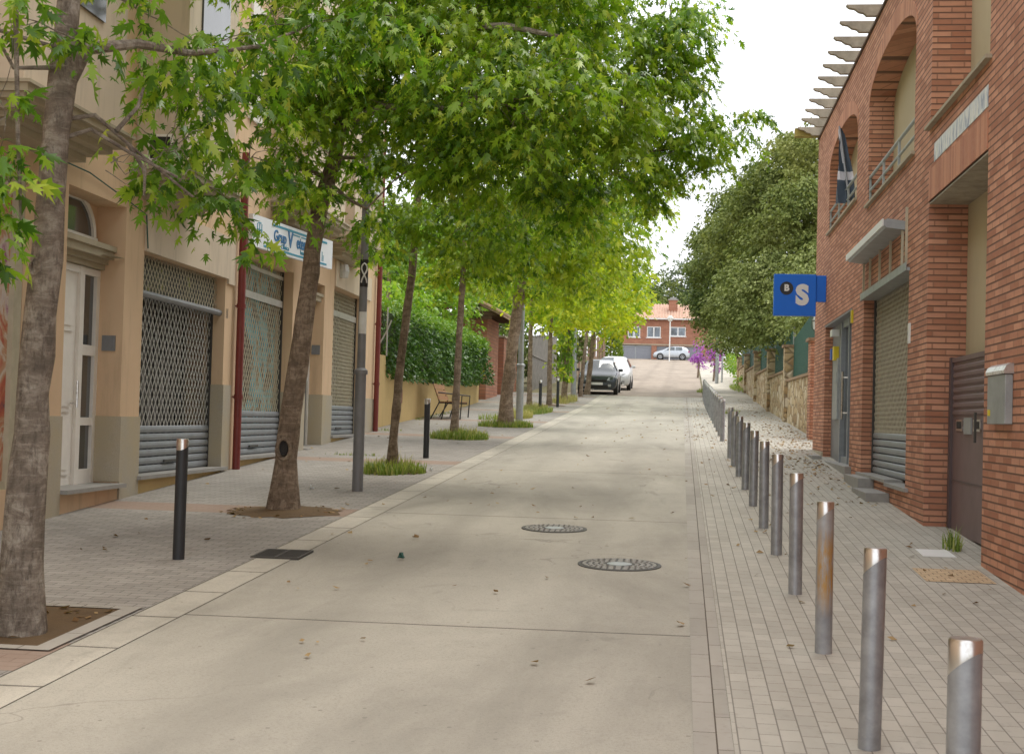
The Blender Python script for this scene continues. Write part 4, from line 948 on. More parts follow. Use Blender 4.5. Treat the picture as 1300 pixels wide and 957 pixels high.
# brick and timber boundary further up
for name, lb, cat, mt, b in (('boundary_wall','orange brick boundary wall panel beyond the gate house','wall','brick_far',(-8.0,-7.7,61,66,2.3,5.2)),
    ('timber_fence','tall weathered grey timber fence beyond the orange brick wall','fence','grey_wood',(-7.2,-7.1,66.3,80,2.8,5.6)),
    ('timber_fence','brown picket fence behind the parked cars','fence','fence_brown',(-7.6,-4.9,88,88.1,4.0,6.9))):
    t = thing(name, lb, cat, ((b[0]+b[1])/2, b[2], zr(b[2])))
    if name == 'boundary_wall': part('wall', MB().box(*b), mt, t); part('coping', MB().box(b[0]-.05,b[1]+.05,b[2]-.05,b[3]+.05,b[5]+.003,b[5]+.08), 'stone_trim', t)
    else:
        m = MB()
        if b[3]-b[2] > 1:
            k = b[2]
            while k < b[3]: zt = b[5]+random.uniform(-.12, .12)+.05*(k-b[2]); m.box(b[0]+random.uniform(0,.03), b[1], k, k+.17, zr(k)-.1, zt); k += .19
        else:
            k = b[0]
            while k < b[1]: m.box(k, k+.15, b[2], b[3], zr(b[2])-.1, b[5]+random.uniform(-.1, .1)); k += .19
        part('boards', m, mt, t); part('rail', MB().box(b[0]-.0,b[1]+.04,b[2],b[3]-.0,b[5]-.9,b[5]-.8) if b[3]-b[2] > 1 else MB().box(b[0],b[1],b[2]-.05,b[2]-.001,b[5]-.9,b[5]-.8), mt, t)
# second brick wall mass between
t = thing('garage_block', 'low orange brick outbuilding seen between the far street trees', 'building', (-9, 62, zr(62))); part('wall', MB().box(-11,-8.1,60.2,67,2.2,5.0), 'brick_far', t); part('roof', MB().box(-11.1,-8.05,60.1,67.1,5.003,5.12), 'old_tile', t)
# ------------------------------------------------------------------ stone wall on the right
t = thing('brick_pillar', 'square brick pillar with stone cap beside the brick building', 'pillar', (3.2, 33.6, zr(33.6)))
part('shaft', MB().box(2.92, 3.55, 33.3, 33.95, 1.2, 3.72), 'brick', t); part('cap', MB().box(2.86, 3.61, 33.24, 34.01, 3.723, 3.79), 'old_tile', t)
t = thing('lantern', 'white globe lantern in an iron cage on top of the brick pillar', 'lantern', (3.1, 33.6, 3.79))
part('stem', MB().lathe([(.10,0),(.10,.03),(.03,.05),(.03,.18)], (3.1,33.6,3.79), 10), 'dark_iron', t); part('glass', MB().lathe([(.05,.18),(.11,.22),(.13,.42),(.09,.55),(.02,.58)], (3.1,33.6,3.79), 12), 'lamp_glass', t, smooth=True)
m = MB()
for k in range(6): a = 2*PI*k/6; c, s = math.cos(a), math.sin(a); m.tube([(3.1+.06*c,33.6+.06*s,3.96),(3.1+.145*c,33.6+.145*s,4.02),(3.1+.145*c,33.6+.145*s,4.25),(3.1,33.6,4.4)], .008, 4)
m.lathe([(.15,.40),(.15,.42)], (3.1,33.6,3.79), 12); part('cage', m, 'dark_iron', t)
SW = thing('stone_wall', 'rubble stone garden wall with pillars and sloping coping on the right', 'wall', (3.2, 35, zr(35)))
pil = [34.1, 42.8, 51.2, 60.6, 70.2, 79.5]; tops = [3.15, 3.42, 3.85, 4.30, 4.75, 5.2]
for k in range(5):
    y0, y1 = pil[k]+(.3 if k else -.1), pil[k+1]-.3; zt0 = [2.98, 3.34, 3.75, 4.2, 4.65][k]
    m = MB(); m.add([(3.08,y0,zr(y0)-.2),(3.08,y1,zr(y1)-.2),(3.08,y1,zt0+.05),(3.08,y0,zt0),(3.4,y0,zr(y0)-.2),(3.4,y1,zr(y1)-.2),(3.4,y1,zt0+.05),(3.4,y0,zt0)], [(0,1,2,3),(4,5,6,7),(3,2,6,7)])
    part('panel', m, 'rubble', SW)
    m = MB(); m.add([(x, y, z+dz) for dz in (.003, .07) for x, y, z in ((3.02,y0,zt0),(3.46,y0,zt0),(3.46,y1,zt0+.05),(3.02,y1,zt0+.05))], [(0,1,2,3),(4,5,6,7),(0,1,5,4),(1,2,6,5),(2,3,7,6),(3,0,4,7)]); part('coping', m, 'old_tile', SW)
for k in range(1, 6):
    y = pil[k]; zt = [0, 4.13, 4.45, 4.82, 5.15, 5.43][k]
    part('pillar', MB().box(2.98, 3.44, y-.29, y+.29, zr(y)-.1, zt-.08), 'rubble', SW); part('pillar_cap', MB().box(2.93, 3.49, y-.34, y+.34, zt-.077, zt), 'old_tile', SW)
part('panel', MB().add([(3.3,80,zr(80)-.2),(4.0,97,zr(97)-.2),(4.0,97,6.4),(3.3,80,5.1)], [(0,1,2,3)]).add([(3.9,80,zr(80)-.2),(4.6,97,zr(97)-.2),(4.6,97,6.4),(3.9,80,5.1)], [(0,1,2,3)]).add([(3.3,80,5.1),(4.0,97,6.4),(4.6,97,6.4),(3.9,80,5.1)], [(0,1,2,3)]), 'rubble', SW)
FN = thing('mesh_fence', 'dark green mesh fence with metal posts along the stone wall', 'fence', (3.3, 38, 3.1))
for k in range(5):
    y0, y1 = pil[k]+.32, pil[k+1]-.32; a = [2.98, 3.34, 3.75, 4.2, 4.65][k]+.07; b0, b1 = [(4.75,4.3),(4.55,5.3),(5.0,5.4),(5.3,5.4),(5.6,5.7)][k]
    m = MB(); z = a+.03; n = int((y1-y0)/.10)
    for i in range(n+1):
        y = y0+(y1-y0)*i/n; zt = b0+(b1-b0)*i/n; m.box(3.24, 3.26, y-.034, y+.034, a, zt)
    for q in (.1, .5, .95): m.add([(3.275,y0,a+(b0-a)*q),(3.275,y1,a+(b1-a)*q),(3.275,y1,a+(b1-a)*q+.04),(3.275,y0,a+(b0-a)*q+.04)], [(0,1,2,3)])
    part('mesh', m, 'mesh_green', FN); part('post', MB().tube([(3.25,y1+.1,a-.1),(3.25,y1+.1,b1+.45)], .035, 8), 'galv', FN)
# ------------------------------------------------------------------ parked cars
def loft(rings):
    m = MB(); n = len(rings[0])
    for r in rings: m.v += r
    for i in range(len(rings)-1):
        for k in range(n-1): m.f.append((i*n+k, i*n+k+1, (i+1)*n+k+1, (i+1)*n+k))
    m.f.append(tuple(range(n))); m.f.append(tuple((len(rings)-1)*n+k for k in range(n))); return m
def car(label, cat, loc, rz, paint, W=.89, H=1.55, Lc=4.2, suv=False):
    """front at -y in local coordinates"""
    t = thing('parked_car', label, cat, loc, 'cars parked at the far end of the street', rz)
    L = Lc; k = H/1.55
    # y, halfwidth, bottom, belt, top, tophalf
    st = [(-.5*L, W*.72, .32, .56, .58, W*.60), (-.485*L, W*.90, .24, .70, .73, W*.74), (-.44*L, W*.98, .20, .84*k, .87*k, W*.80), (-.36*L, W, .20, .92*k, .96*k, W*.82),
          (-.25*L, W, .20, .98*k, 1.03*k, W*.82), (-.13*L, W, .20, 1.00*k, 1.38*k, W*.70), (-.03*L, W, .20, 1.01*k, 1.52*k, W*.68), (.15*L, W, .20, 1.02*k, 1.55*k, W*.68),
          (.32*L, W, .20, 1.04*k, 1.50*k, W*.67), (.42*L, W*.99, .20, 1.05*k, 1.36*k, W*.66), (.475*L, W*.95, .24, 1.02*k, 1.08*k, W*.70), (.5*L, W*.86, .34, .80*k, .84*k, W*.66)]
    rings = []
    for (y, w, b, be, tp, tw) in st:
        h = [(w*.80, b), (w*.97, b+.08), (w, b+.28), (w*.985, be*.85), (w*.95, be), ((w*.95+tw)/2+.01, (be+tp)/2), (tw, tp-.035*(tp-be > .1)), (tw*.75, tp), (tw*.3, tp+.015)]
        rings.append([(-x, y, z) for x, z in h]+[(x, y, z) for x, z in h[::-1]])
    o = part('body', loft(rings), paint, t, world=False, smooth=True)
    sd = o.modifiers.new('s', 'SUBSURF'); sd.levels = sd.render_levels = 1
    # glass
    def gp(i, j, f, u=.012):
        (y, w, b, be, tp, tw) = st[i]; z = be+(tp-be)*f; x = (w*.95)*(1-f)+tw*f
        return x+u, y, z
    m = MB(); f0, f1 = .10, .86
    def yz(i, f): s = st[i]; return s[0], s[3]+(s[4]-s[3])*f
    ws = []
    m.add([(-W*.80, -.235*L, 1.055*k), (W*.80, -.235*L, 1.055*k), (W*.655, -.065*L, 1.485*k), (-W*.655, -.065*L, 1.485*k), (0, -.25*L, 1.075*k), (0, -.075*L, 1.515*k)], [(0,4,5,3),(4,1,2,5)])
    part('windscreen', m, 'car_glass', t, world=False)
    m = MB().add([(-W*.62, .435*L, 1.36*k), (W*.62, .435*L, 1.36*k), (W*.70, .488*L, 1.07*k), (-W*.70, .488*L, 1.07*k)], [(0,1,2,3)]); part('rear_window', m, 'car_glass', t, world=False)
    for sg in (-1, 1):
        m = MB()
        for a, b in ((-.125*L+.0, .085*L), (.105*L, .29*L)):
            za, zb = 1.05*k, 1.44*k
            xa, xb = W*.955, W*.725
            sl = .12*L if a < 0 else 0
            m.add([(sg*xa, a-.03*L*(a < 0), za), (sg*xa, b, za), (sg*xb, b, zb), (sg*xb, a+sl*.65, zb)], [(0,1,2,3)])
        part('side_window', m, 'car_glass', t, world=False)
        m = MB().box(sg*W*1.0-.0 if sg > 0 else -W*1.22, W*1.22 if sg > 0 else -W*1.0, -.19*L, -.165*L, 1.02*k, 1.15*k); part('mirror', m, paint, t, world=False, bevel=.03)
        m = MB().add([(sg*W*.50,-.497*L,.66*k),(sg*W*.86,-.472*L,.69*k),(sg*W*.93,-.432*L,.83*k),(sg*W*.55,-.478*L,.76*k)], [(0,1,2,3)])
        part('headlight', MB(lambda x,y,z:(x,y-.012,z)).add(m.v, m.f), 'rim' if paint != 'car_dark' else 'galv', t, world=False)
        part('fog_lamp', MB().box(sg*W*.62-.07, sg*W*.62+.07, -.5*L-.0, -.485*L, .38, .48), 'rim', t, world=False)
        part('tail_light', MB().box(sg*W*.86-.07, sg*W*.86+.07, .455*L, .489*L, .82*k, 1.02*k), 'lens_red', t, world=False)
        for yy in (-.31*L, .30*L):
            w = part('wheel', MB(lambda x,y,z:(z+sg*W*.90, x+yy, y+.33)).lathe([(.22,-.10),(.33,-.09),(.33,.085),(.22,.105)], n=24), 'tyre', t, world=False, smooth=True)
            part('rim', MB(lambda x,y,z:(sg*(z)+sg*W*.90, x+yy, y+.33)).lathe([(.215,.06),(.215,.112),(.12,.10),(.04,.112)], n=20), 'rim', w, world=False)
            part('wheel_arch', MB(lambda x,y,z:(sg*z, x+yy, y+.33)).lathe([(.38,W*.80),(.38,W*1.003)], n=24), 'dark_void', t, world=False)
    part('grille', MB().box(-W*.48,W*.48,-.503*L,-.49*L,.60*k,.68*k).box(-W*.55,W*.55,-.506*L,-.49*L,.27,.42), 'dark_void', t, world=False)
    part('number_plate', MB().box(-.26,.26,-.512*L,-.5*L,.45,.56), 'white_plain', t, world=False)
    part('bumper_trim', MB().box(-W*.7,W*.7,-.507*L,-.49*L,.21,.25), 'galv', t, world=False)
    return t
sl = math.atan(.0575)
c = car('dark grey hatchback parked facing the camera beneath the far trees', 'car', (-3.78, 65.6, zr(65.6)), 0, 'car_dark'); c.rotation_euler = (sl, 0, 0)
c = car('white car parked directly behind the dark hatchback', 'car', (-3.42, 71.6, zr(71.6)), 0, 'car_white', H=1.62); c.rotation_euler = (sl, 0, 0)
c = car('silver hatchback parked side-on in front of the far brick house', 'car', (-1.25, 158.2, zr(158.2)+.01), -PI/2, 'car_silver', Lc=4.0, H=1.5)
# ------------------------------------------------------------------ far house
HY = 161; t = thing('brick_house', 'two storey brick house with tiled hip roof at the top of the street', 'house', (-1.5, HY, zr(HY)))
zb = zr(HY)-.3; m = MB(); hf = lambda s, y, z: (s, HY+y, z)
wall_holes(m2 := MB(hf), -7.4, 4.5, zb, 13.25, [(-7.1,-3.55,zb+.3,10.28,.25),(-2.95,2.0,zb+.3,10.20,.25),(-6.25,-4.85,11.15,12.4,.2),(-4.1,-2.55,11.15,12.4,.2),(-1.5,.25,11.35,12.4,.2)], .2); shell(m2, -7.4, 4.5, zb, 13.25, 10)
part('wall', m2, 'brick_far', t)
for a, b in ((-7.1,-3.55),(-2.95,2.0)):
    g = part('garage_door', MB(hf).box(a, b, .18, .24, zb+.3, 10.24), 'garage_grey', t); part('seam', MB(hf).box((a+b)/2-.04,(a+b)/2+.04,.165,.179,zb+.3,10.2).box(a,b,.165,.179,10.12,10.2), 'galv', g)
part('lintel_band', MB(hf).box(-7.42, 4.5, -.04, -.002, 10.30, 10.42), 'stone_trim', t)
for a, b, z0_, z1_ in ((-6.25,-4.85,11.15,12.4),(-4.1,-2.55,11.15,12.4),(-1.5,.25,11.35,12.4)):
    w = part('window', MB(hf).box(a,b,.12,.15,z0_,z1_), 'house_glass', t)
    part('window_frame', MB(hf).box(a,a+.1,.04,.12,z0_,z1_).box(b-.1,b,.04,.12,z0_,z1_).box(a+.1,b-.1,.04,.12,z1_-.1,z1_).box(a+.1,b-.1,.04,.12,z0_,z0_+.1).box((a+b)/2-.07,(a+b)/2+.07,.04,.12,z0_+.1,z1_-.1), 'window_white', w)
    part('sill', MB(hf).box(a-.1,b+.1,-.08,.1,z0_-.08,z0_-.003), 'window_white', w)
m = MB(hf); e0, e1, y0, y1 = -7.9, 5.0, -.5, 10.5; r0, r1 = -3.4, 1.2; zt, ze = 15.3, 13.3
m.add([(e0,y0,ze),(e1,y0,ze),(e1,y1,ze),(e0,y1,ze),(r0,5,zt),(r1,5,zt)], [(0,1,5,4),(1,2,5),(2,3,4,5),(3,0,4),(0,1,2,3)])
k = e0+.15
while k < e1:
    # barrel tile ridges up the front slope
    f = 1.; yt = 5.0
    if k < r0: f = (k-e0)/(r0-e0)
    elif k > r1: f = (e1-k)/(e1-r1)
    m.tube([(k, y0, ze+.03), (k, y0+(5-y0)*f, ze+(zt-ze)*f+.03)], .085, 6); k += .32
rf = part('roof', m, 'roof_tile', t); part('chimney', MB(hf).box(-1.75,-.75,2.2,3.2,13.9,15.6), 'brick_far', rf); part('chimney_cap', MB(hf).box(-1.85,-.65,2.1,3.3,15.603,15.72).box(-1.6,-.9,2.4,3.0,15.73,15.95), 'stone_sill', rf)
part('gutter', MB(hf).box(e0,e1,-.62,-.502,ze-.12,ze+.02), 'window_white', rf)
# ------------------------------------------------------------------ street trees
def base(t): return (t[0][0], t[0][1], zr(t[0][1]))
T1 = [(-4.01,8.37,.36,.172),(-4.01,8.37,.77,.147),(-3.99,8.37,1.35,.137),(-3.98,8.37,1.84,.125),(-3.95,8.37,2.33,.12),(-3.92,8.37,2.67,.128),(-3.91,8.37,3.06,.11),(-3.89,8.37,3.46,.105),(-3.86,8.37,3.85,.10),(-3.84,8.4,4.6,.085),(-3.85,8.5,6.2,.06)]
L1 = [(-3.84,7.6,4.0,.2),(-3.84,7.6,3.32,.2),(-3.80,7.6,3.02,.17),(-3.86,7.6,2.82,.18),(-3.88,7.6,3.5,.22),(-3.92,7.65,3.15,.22),(-3.9,7.6,2.68,.15),(-3.80,7.6,4.12,.2),(-3.63,8.2,4.02,.12),(-3.59,9.5,3.57,.32),(-3.52,10,4.02,.45),(-3.52,9.5,4.18,.3),(-3.4,10.5,4.56,.5),(-3.38,10,3.38,.33),(-3.28,10.5,3.74,.35),(-3.16,10,3.06,.10),(-3.72,9.5,3.3,.15),(-2.98,11,4.88,.55),(-2.34,11,4.93,.5),(-3.62,9,4.4,.28),(-3.35,9.3,4.28,.25),(-3.1,9.8,4.45,.3)]
T2 = [(-4.33,15.3,.65,.2),(-4.33,15.3,1.01,.165),(-4.26,15.3,1.97,.145),(-4.15,15.3,2.84,.128),(-4.09,15.3,3.54,.118),(-4.01,15.3,4.07,.11),(-3.87,15.3,4.59,.1),(-3.78,15.3,5.29,.09),(-3.72,15.3,7.2,.07)]
L2 = [(-4.28,15,4.4,.42),(-4.04,15,5.14,.75),(-3.61,15,5.57,.8),(-3.52,15.5,4.63,.45),(-3.43,15,3.98,.26),(-4.0,14.5,4.07,.32),(-2.99,15,5.14,.9),(-2.16,14,5.15,.9),(-2.54,14.5,4.53,.6),(-1.46,13.5,4.88,.9),(-.97,14,4.99,.75),(-.62,14,4.92,.45),(-1.88,14.5,4.45,.8),(-1.31,14.5,4.38,.55),(-1.14,14.5,4.05,.28),(-2.33,15,6.08,1),(-1.48,15,6.16,.9),(-3.02,15,6.08,1),(-3.73,15,6.43,1)]
T3 = [(-4.26,20.85,.9,.11),(-4.25,20.85,1.37,.085),(-4.2,20.85,2.31,.08),(-4.12,20.85,3.14,.075),(-4.03,20.85,4.08,.075),(-3.99,20.85,4.91,.07),(-3.97,20.85,7.6,.06)]
L3 = [(-3.83,20,4.67,.7),(-3.15,20,4.9,.7),(-2.46,20,4.68,.8),(-4.28,20,4.32,.35),(-3.47,20,4.22,.4),(-1.59,19,4.65,.55),(-.81,20,5.48,.8),(-.15,20,5.59,.65),(.29,20,5.71,.5),(.69,20.5,5.98,.35),(1.02,20.5,6.12,.18),(-.57,20,5.03,.4),(-1.07,20,7.05,1.1),(-.35,20,7.04,.8),(.0,20,7.04,.4),(.10,20.5,6.6,.33),(-.38,20,6.37,.8),(-1.98,20,7.73,1.2),(-2.65,19,4.21,.5),(-.31,20,7.66,.6)]
T4 = [(-4.78,29.8,1.26,.12),(-4.76,29.8,1.9,.1),(-4.73,29.8,3.24,.085),(-4.68,29.8,4.75,.08),(-4.67,29.8,8,.06)]
L4 = [(-4.68,30,5.11,.8),(-3.84,30,5.46,1.1),(-2.83,30,5.47,1.1),(-1.78,29,6,1),(-1.19,30,6.57,.7),(-5.19,30,5.01,.5),(-3.2,30,6.47,1.2),(-2.15,30,5.14,.7),(-.37,30,6.92,.45)]
T5 = [(-4.36,35.2,1.52,.24),(-4.33,35.2,2.35,.20),(-4.21,35.2,3.73,.175),(-4.08,35.2,4.91,.17),(-4.0,35.2,8,.12)]
L5 = [(-4.27,35,5.28,.9),(-3.38,36,5.4,1),(-2.38,36,5.62,1.1),(-1.69,36,6.23,.9),(-1.22,37,6.05,.45),(-1.81,36,6.83,.9),(-.66,36,7,.28),(-3.02,36,7.22,1.3)]
T6 = [(-4.9,45.8,2.05,.11),(-4.92,45.8,3.82,.09),(-4.92,45.8,7,.06)]
L6 = [(-4.71,45,5.79,1),(-3.7,45,5.56,1.1),(-2.51,46,6.18,1.2),(-1.76,46,6.45,.8),(-3.73,45,6.82,1.3)]
T7 = [(-4.76,51.2,2.28,.12),(-4.78,51.2,3.79,.1),(-4.76,51.2,7.3,.07)]
L7 = [(-4.75,51,5.77,1),(-3.61,51,5.79,1.1),(-4.78,51,6.91,1.3),(-2.83,52,6.17,1)]
T8 = [(-4.65,56.3,2.5,.15),(-4.57,56.3,4.31,.12),(-4.49,56.3,7.6,.08)]
L8 = [(-3.98,56,6.49,1.2),(-2.42,56,6.37,1.0),(-1.75,56,6.69,.55),(-4.65,56,4.92,.45),(-4.72,55.8,4.0,.3,.8)]
T9 = [(-4.33,61,2.81,.1),(-4.2,61,4.54,.09),(-3.91,61,7.6,.07)]; L9 = [(-4.48,62,6.24,1.1),(-2.74,62,6.13,1.0),(-2.2,62,6.94,.6),(-3.6,62,7.72,1.2)]
TA = [(-4.19,63.2,2.96,.15),(-4.03,63.2,4.64,.13),(-3.86,63.2,7.9,.09)]; LA = [(-3.9,64,6.6,1.2),(-2.6,65,7.3,1.1),(-3.5,64,8.6,1.3),(-4.9,64,7.3,1.2)]
a = tree('street_tree', 'nearest street tree, thick scarred trunk in the square soil bed at the left edge', base(T1), T1, L1, 'leaf_maple_near', .115, dens=58, per=20, csize=0.20, lr=.45,
     extra=[(-4.1,8.6,6.4,1.5),(-3,9.6,6.6,1.3),(-4.5,7.4,6.4,1.2)], barkm='bark_grey',
     holes=[((-3.90,8.27,3.32),(.1,-1,0),.03),((-3.86,8.28,3.05),(.4,-1,0),.03),((-3.95,8.265,2.62),(-.1,-1,0),.035)])
m = MB(); m.tube([(-3.88,8.4,3.70),(-3.77,8.5,4.02),(-3.56,8.8,4.13),(-3.35,9.2,4.17),(-3.1,9.9,4.4),(-2.9,10.6,4.75)], [.055,.045,.032,.024,.015,.008], 8)
for pts in ([(-3.86,8.4,3.55),(-3.7,8.5,3.6),(-3.55,8.7,3.45),(-3.3,9.2,3.2)], [(-3.88,8.38,3.42),(-3.7,8.45,3.5),(-3.5,8.6,3.38),(-3.3,8.9,3.28)], [(-3.9,8.3,3.98),(-4.1,8.0,4.0),(-4.0,7.7,4.1)], [(-3.88,8.3,3.85),(-4.05,8.1,3.8),(-4.1,7.9,4.0)], [(-3.6,8.6,3.52),(-3.5,8.7,3.7),(-3.47,8.7,3.82)], [(-3.56,8.7,3.46),(-3.48,8.8,3.3),(-3.5,8.85,3.15)], [(-3.8,7.6,4.0),(-3.76,7.6,3.3),(-3.72,7.6,2.8)]):
    m.tube(pts, [.016-.010*i/len(pts) for i in range(len(pts))], 6, caps=False)
for _ in range(14):
    x = random.uniform(-3.7, -3.35); y = 8.6+(x+3.7)*1.6; z = random.uniform(3.25, 3.55); p = [(x, y, z)]
    for k in range(4): p.append((p[-1][0]+random.uniform(0,.07), p[-1][1]+random.uniform(0,.07), p[-1][2]+random.uniform(-.06,.06)))
    m.tube(p, [.005,.004,.003,.002,.001], 4, caps=False)
part('side_limbs', m, 'bark_grey', a, smooth=True, recalc=False)
b = tree('street_tree', 'second street tree, leaning brown trunk with a dark hollow near the ground', base(T2), T2, L2, 'leaf_maple', .108, dens=78, per=26, csize=0.25, extra=[(-3.6,15,8,1.9),(-1.6,14.6,7.8,1.5),(-5,15,7.4,1.3)],
     holes=[((-4.31,15.14,1.36),(.15,-1,0),.075),((-4.04,15.18,3.98),(.1,-1,0),.05)])
hl = part('hollow', MB().lathe([(.001,0),(.045,.004),(.05,.02),(.062,.022),(.07,.0)], (0,0,0), 14), 'dark_void', b, world=False)
hl.location = (.02, -.128, .71); hl.rotation_euler = (PI/2, 0, 0); hl.scale = (.75, 1.35, 1)
m = MB().tube([(-3.8,15.2,5.1),(-3.3,15,5.75),(-2.6,14.7,5.85),(-1.9,14.4,5.8),(-1.2,14.2,5.6)], [.07,.055,.045,.035,.02], 7).tube([(-3.8,15.2,4.9),(-3.2,14.6,5.0),(-2.4,14.2,4.9),(-1.4,13.8,5.2)], [.05,.04,.03,.015], 7)
part('side_limbs', m, 'bark_grey', b, smooth=True, recalc=False)
tree('street_tree', 'third street tree, slim trunk standing in a tuft of green grass', base(T3), T3, L3, 'leaf_maple', .108, dens=60, per=30, csize=0.27, extra=[(-3,20.5,9.4,1.9),(-1.2,20.5,9,1.4)])
tree('street_tree', 'fourth street tree, slender trunk in front of the bench', base(T4), T4, L4, 'leaf_mid', .125, dens=44, per=28, csize=0.35, extra=[(-4.2,30,8.4,2.0),(-2.4,30,8,1.5)], twigs=False)
tree('street_tree', 'fifth street tree, thickest trunk beside the second lamp post', base(T5), T5, L5, 'leaf_mid', .13, dens=40, per=28, csize=0.39, extra=[(-4.2,35.5,8.6,2.0),(-2.6,36,8.8,1.5)], twigs=False)
tree('street_tree', 'slim street tree in dry grass beyond the second lamp post', base(T6), T6, L6, 'leaf_yellow', .16, dens=24, per=28, csize=0.44, tmpl=KITE, twigs=False, extra=[(-3.8,45.5,8,1.5)])
tree('street_tree', 'street tree next to the farthest black bollard', base(T7), T7, L7, 'leaf_yellow', .16, dens=24, per=28, csize=0.44, tmpl=KITE, twigs=False, extra=[(-3.8,51,8,1.5)])
t8 = tree('street_tree', 'street tree with its trunk wrapped in green climbing leaves', base(T8), T8, L8, 'leaf_yellow', .17, dens=24, per=28, csize=0.46, tmpl=KITE, twigs=False, extra=[(-3.6,56,8,1.4)])
n_ = 700; h_ = rng.uniform(3.3, 6, n_); a_ = rng.uniform(0, 6.28, n_); r_ = rng.uniform(.12, .42, n_)*(.6+.25*(h_-3)/1.5)
leaf_mesh('climbing_leaves', np.stack([-4.6+r_*np.cos(a_), 56.3+r_*np.sin(a_), h_], 1), np.stack([np.cos(a_)*.4, np.sin(a_)*.4, -1+0*a_], 1), np.full(n_, .15), 'leaf_garden', t8, KITE)
tree('street_tree', 'thin leaning street tree just in front of the dark parked car', base(T9), T9, L9, 'leaf_yellow', .18, dens=24, per=28, csize=0.47, tmpl=KITE, twigs=False)
tree('street_tree', 'farthest street tree, darker trunk against the dark parked car', base(TA), TA, LA, 'leaf_yellow', .18, dens=24, per=28, csize=0.49, tmpl=KITE, twigs=False)
# ------------------------------------------------------------------ garden trees behind the hedge
def trunk(x, y, h, r, lean=0): z = zr(y); return [(x, y, z-.1, r*1.2), (x+lean*.3, y, z+h*.4, r), (x+lean, y, z+h, r*.5)]
def gtree(lb, x, y, h, r, lobes, mat, ls, dens=14, per=16, cs=.3, grp='garden trees behind the hedge', tmpl=KITE, name='garden_tree', bk='bark', extra=None, flat=.8):
    T = trunk(x, y, h, r); return tree(name, lb, (x, y, zr(y)), T, lobes, mat, ls, dens=dens, per=per, csize=cs, tmpl=tmpl, twigs=False, group=grp, barkm=bk, extra=extra)
gtree('bright green garden tree right behind the near end of the hedge', -9.9, 47, 4.5, .15, [(-9.95,48,6.6,1.7),(-9.3,45,5.4,1.3),(-10.4,50,8.1,1.6),(-8.9,46,5.0,.9)], 'leaf_garden', .17, dens=40)
gtree('yellow green garden tree behind the middle of the hedge', -9.4, 52, 5, .15, [(-9.23,50.5,7.2,2.0),(-8.97,52,6.2,1.4),(-8.35,53.8,5.5,.75),(-8.7,54.6,6.6,.9),(-9.72,55,9.1,2.2)], 'leaf_garden', .19, dens=38)
gtree('taller garden tree beyond the tiled gate house', -9.9, 68, 6, .2, [(-9.66,65,8.6,2.2),(-9.55,72,8.9,2.5),(-9.74,70,10.5,2.5),(-7.9,72,7.6,1.8),(-6.4,76,7.4,1.4)], 'leaf_garden', .22, dens=28)
gtree('dark leafy garden tree far behind the parked cars', -7.5, 92, 6, .2, [(-7.5,84,5.5,1.7),(-9,78,5.5,2),(-6.6,84,6.5,1.2),(-9.5,70,5,1.8),(-7.5,90,9,2.4),(-9.5,92,10,2.6),(-6,92,9.0,1.3),(-8,95,12,2.6),(-11,85,9,3)], 'leaf_oak_dark', .28, dens=24)
gtree('deep green garden tree filling the gap left of the tiled gate house', -12.5, 60, 5, .2, [(-12,58,7,2.6),(-14,60,9,3),(-11.5,62,9.5,2.4),(-12,52,7,2.2)], 'leaf_oak_dark', .25, dens=22)
t = thing('conifer', 'narrow pale green column conifer beside the upper road', 'tree', (-4.7, 93, zr(93)))
part('trunk', MB().tube([(-4.7,93,zr(93)-.1),(-4.7,93,8)], .08, 6), 'bark', t)
n_ = 5200; h_ = rng.uniform(0, 1, n_); a_ = rng.uniform(0, 6.28, n_); r_ = (.72*np.sin(np.clip(h_*1.05+.12, 0, 1)*PI)**.6)*rng.uniform(.8, 1.08, n_)
leaf_mesh('crown', np.stack([-4.7+r_*np.cos(a_), 93+r_*np.sin(a_), zr(93)+.15+h_*3.9], 1), np.stack([np.cos(a_)*.5, np.sin(a_)*.5, 1+0*a_], 1), np.full(n_, .16), 'leaf_conifer', t, KITE, .2)
# ------------------------------------------------------------------ evergreen oaks on the right
OK = 'evergreen oaks behind the stone wall'
gtree('tall evergreen oak rising beside the roof beams of the brick building', 4.6, 50, 7, .3, [(3.87,52,11.2,1.6),(4.6,50,11.2,1.6),(3.2,52,10.2,1.6),(4.3,48,9.1,1.8),(2.5,53,9.6,1.5),(3.24,50,8.3,1.7),(1.75,55,9.1,1.3),(4.42,48,7.27,1.5),(3.7,53,12.2,.8),(5.6,50,9,2)], 'leaf_oak', .115, dens=58, per=46, cs=0.42, grp=OK, name='evergreen_oak', tmpl=KITE)
gtree('dark evergreen oak overhanging the top end of the right pavement', 4.5, 68, 6, .3, [(1.5,66,10.2,1.4),(1.25,68,9.1,1.3),(1.92,64,9.04,1.5),(1.0,70,10.9,.9),(1.0,70,7.77,1.1),(1.45,72,7.16,1.1),(.85,72,9.6,.8),(2.1,64,11.6,1.2),(2.96,62,12.4,1.1),(1.9,70,7.0,.9),(3.5,66,11,1.8)], 'leaf_oak_dark', .14, dens=60, per=40, cs=0.48, grp=OK, name='evergreen_oak', tmpl=KITE)
